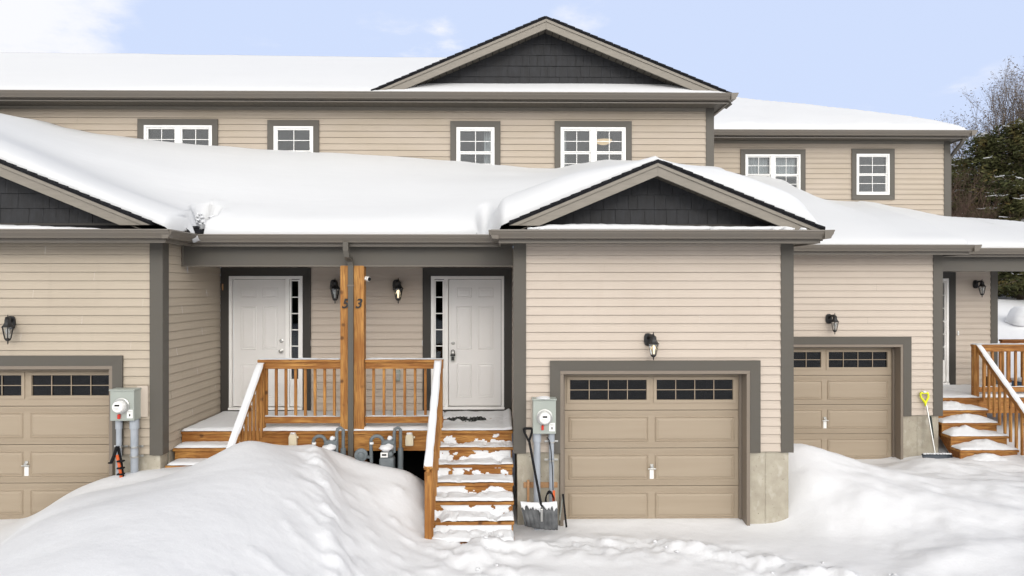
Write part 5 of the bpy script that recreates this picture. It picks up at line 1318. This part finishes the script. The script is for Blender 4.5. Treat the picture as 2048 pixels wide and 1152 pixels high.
for k, (px, Y, H) in enumerate(((1930,26,4.6),(1952,26,3.8),(1912,28,5.2))):
    bare(*at(px,Y), H, 40+k, ['tangled brown brush beside the downspout of the set-back house','brown brush low in front of the olive evergreen','brown brush nearest the house corner'][k], 'shrub', 'shrub', 'brush', .06, .55, 7, 'leafless brush behind the houses', 5, False)
# snowy mound beyond the porch
m = MB(); p = wp(2052, 632, 22); clump(m, (p.x,22,p.z-.1), .55, 5, .7, 18, 12); tag(m.build('snow_mound','snow_bits',None,smooth=True), 'round snow-covered mound in the yard seen past the far porch', 'mound')
# distant tree line all around beyond the yards: dark belt reads as forest
rn = random.Random(9); lf = MB()
for k in range(900):
    a = rn.uniform(.05, .62); R_ = rn.uniform(62,95); x = R_*math.sin(a*1.2); y = R_*math.cos(a*1.2); leafcloud(lf, Vector((x,y,gz(x,y)+rn.uniform(0,6))), 3.0, 14, rn, 1.6, .8)
o = lf.build('distant_forest','needles',None); o['kind'] = 'stuff'; o['label'] = 'dark distant forest belt behind the houses'; o['category'] = 'forest'
# forest across the street, behind the camera: what the garage windows mirror
lf = MB()
for k in range(1500):
    x = rn.uniform(-60,60); leafcloud(lf, Vector((x,-42-rn.uniform(0,12),rn.uniform(0,9))), 3.2, 12, rn, 2.2, .8)
o = lf.build('street_forest','needles',None); o['kind'] = 'stuff'; o['label'] = 'dark forest across the street mirrored in the windows'; o['category'] = 'forest'
# ------------------------------------------------------------------ world, sun, camera
SUN_EL, SUN_AZ = math.radians(23), math.radians(9)    # azimuth: to the right of the camera's back
w = bpy.data.worlds.new('World'); bpy.context.scene.world = w; w.use_nodes = True
nt = w.node_tree; N = nt.nodes; L = nt.links; bg = N['Background']
sky = N.new('ShaderNodeTexSky'); sky.sky_type = 'NISHITA'; sky.sun_disc = False; sky.sun_elevation = SUN_EL
# direction to the sun: (sin az, -cos az)
sky.sun_rotation = math.pi-SUN_AZ; sky.air_density = 1.0; sky.dust_density = 1.0; sky.ozone_density = 1.2; sky.altitude = 200
tc = N.new('ShaderNodeTexCoord')
# pale winter haze over the blue plus clouds, both functions of direction
mixh = N.new('ShaderNodeMix'); mixh.data_type = 'RGBA'; mixh.inputs[0].default_value = .92; mixh.inputs[7].default_value = (6.9,8.0,10.6,1)
L.new(sky.outputs[0], mixh.inputs[6])
mp = N.new('ShaderNodeMapping'); mp.inputs['Scale'].default_value = (2.2,2.2,5.5); mp.inputs['Location'].default_value = (.35,.1,.2)
n1 = N.new('ShaderNodeTexNoise'); n1.inputs['Scale'].default_value = 1.7; n1.inputs['Detail'].default_value = 9; n1.inputs['Roughness'].default_value = .55; n1.inputs['Distortion'].default_value = .4
L.new(tc.outputs['Generated'], mp.inputs[0]); L.new(mp.outputs[0], n1.inputs['Vector'])
# cloud cover grows toward the left (negative x)
sx = N.new('ShaderNodeSeparateXYZ'); L.new(tc.outputs['Generated'], sx.inputs[0])
mr = N.new('ShaderNodeMapRange'); mr.inputs[1].default_value = -.60; mr.inputs[2].default_value = -.38; mr.inputs[3].default_value = .34; mr.inputs[4].default_value = 0; mr.interpolation_type = 'SMOOTHSTEP'
L.new(sx.outputs[0], mr.inputs[0])
ad = N.new('ShaderNodeMath'); ad.operation = 'ADD'; L.new(n1.outputs[0], ad.inputs[0]); L.new(mr.outputs[0], ad.inputs[1])
n4 = N.new('ShaderNodeTexNoise'); n4.inputs['Scale'].default_value = 9; n4.inputs['Detail'].default_value = 10; n4.inputs['Roughness'].default_value = .6; L.new(mp.outputs[0], n4.inputs['Vector'])
for (ax, ay, az, wd, st) in ((-.185,1,.338,.0026,.27),(-.12,1,.342,.0016,.22),(-.085,1,.362,.0014,.24),(.105,1,.398,.0016,.20),(.60,1,.275,.008,.16),(-.74,1,.40,.02,.22)):
    v_ = Vector((ax,ay,az)); v_ = Matrix.Rotation(-YAW,3,'Z')@v_; v_.normalize()
    d_ = N.new('ShaderNodeVectorMath'); d_.operation = 'DOT_PRODUCT'; L.new(tc.outputs['Generated'], d_.inputs[0]); d_.inputs[1].default_value = v_
    r_ = N.new('ShaderNodeMapRange'); r_.interpolation_type = 'SMOOTHSTEP'; r_.inputs[1].default_value = 1-wd; r_.inputs[2].default_value = 1; r_.inputs[4].default_value = st; L.new(d_.outputs['Value'], r_.inputs[0])
    m_ = N.new('ShaderNodeMath'); m_.operation = 'MULTIPLY'; L.new(n4.outputs[0], m_.inputs[0]); L.new(r_.outputs[0], m_.inputs[1])
    m2_ = N.new('ShaderNodeMath'); m2_.operation = 'MULTIPLY_ADD'; m2_.inputs[1].default_value = 1.15; L.new(m_.outputs[0], m2_.inputs[0]); L.new(ad.outputs[0], m2_.inputs[2]); ad = m2_
rp = N.new('ShaderNodeMapRange'); rp.inputs[1].default_value = .56; rp.inputs[2].default_value = .80; rp.interpolation_type = 'SMOOTHSTEP'; L.new(ad.outputs[0], rp.inputs[0])
mc = N.new('ShaderNodeMix'); mc.data_type = 'RGBA'; mc.inputs[7].default_value = (9.8,9.9,10.4,1)
L.new(rp.outputs[0], mc.inputs[0]); L.new(mixh.outputs[2], mc.inputs[6])
# unseen bright overcast added on the street side as fill; glow centred below the sun
sy = N.new('ShaderNodeMapRange'); sy.inputs[1].default_value = .30; sy.inputs[2].default_value = -.25; sy.interpolation_type = 'SMOOTHSTEP'; L.new(sx.outputs[1], sy.inputs[0])
mo = N.new('ShaderNodeMix'); mo.data_type = 'RGBA'; mo.inputs[7].default_value = (11.6,11.6,11.6,1); L.new(sy.outputs[0], mo.inputs[0]); L.new(mc.outputs[2], mo.inputs[6])
dt = N.new('ShaderNodeVectorMath'); dt.operation = 'DOT_PRODUCT'; L.new(tc.outputs['Generated'], dt.inputs[0]); GE = math.radians(14); dt.inputs[1].default_value = (math.sin(SUN_AZ)*math.cos(GE), -math.cos(SUN_AZ)*math.cos(GE), math.sin(GE))
gl = N.new('ShaderNodeMapRange'); gl.inputs[1].default_value = .35; gl.inputs[2].default_value = 1.0; gl.interpolation_type = 'SMOOTHSTEP'; L.new(dt.outputs['Value'], gl.inputs[0])
mg = N.new('ShaderNodeMix'); mg.data_type = 'RGBA'; mg.inputs[7].default_value = (37,36.3,35.5,1); L.new(gl.outputs[0], mg.inputs[0]); L.new(mo.outputs[2], mg.inputs[6]); 
zm_ = N.new('ShaderNodeMapRange'); zm_.inputs[1].default_value = .42; zm_.inputs[2].default_value = .95; zm_.inputs[3].default_value = 1.0; zm_.inputs[4].default_value = .42; zm_.interpolation_type = 'SMOOTHSTEP'; L.new(sx.outputs[2], zm_.inputs[0])
vm = N.new('ShaderNodeVectorMath'); vm.operation = 'SCALE'; L.new(mg.outputs[2], vm.inputs[0]); L.new(zm_.outputs[0], vm.inputs[3]); L.new(vm.outputs[0], bg.inputs[0])
bg.inputs[1].default_value = .098
sd = bpy.data.lights.new('sun', 'SUN'); sd.energy = .5; sd.angle = math.radians(10); sd.color = (1,.93,.83)
so = bpy.data.objects.new('sun', sd); C.objects.link(so)
dirv = Vector((math.sin(SUN_AZ)*math.cos(SUN_EL), -math.cos(SUN_AZ)*math.cos(SUN_EL), math.sin(SUN_EL)))
so.rotation_euler = dirv.to_track_quat('Z','Y').to_euler()
cd = bpy.data.cameras.new('camera'); cam = bpy.data.objects.new('camera', cd); C.objects.link(cam)
cam.location = (0,0,CAMZ); cam.rotation_euler = (math.pi/2, 0, -YAW); cd.lens = 24*F/1365.33; cd.sensor_width = 36; cd.clip_end = 2000; cd.clip_start = .05
sc = bpy.context.scene; sc.camera = cam
sc.view_settings.view_transform = 'Standard'; sc.view_settings.look = 'None'; sc.view_settings.exposure = 0; sc.view_settings.gamma = 1
sc.cycles.max_bounces = 8; sc.cycles.transparent_max_bounces = 16
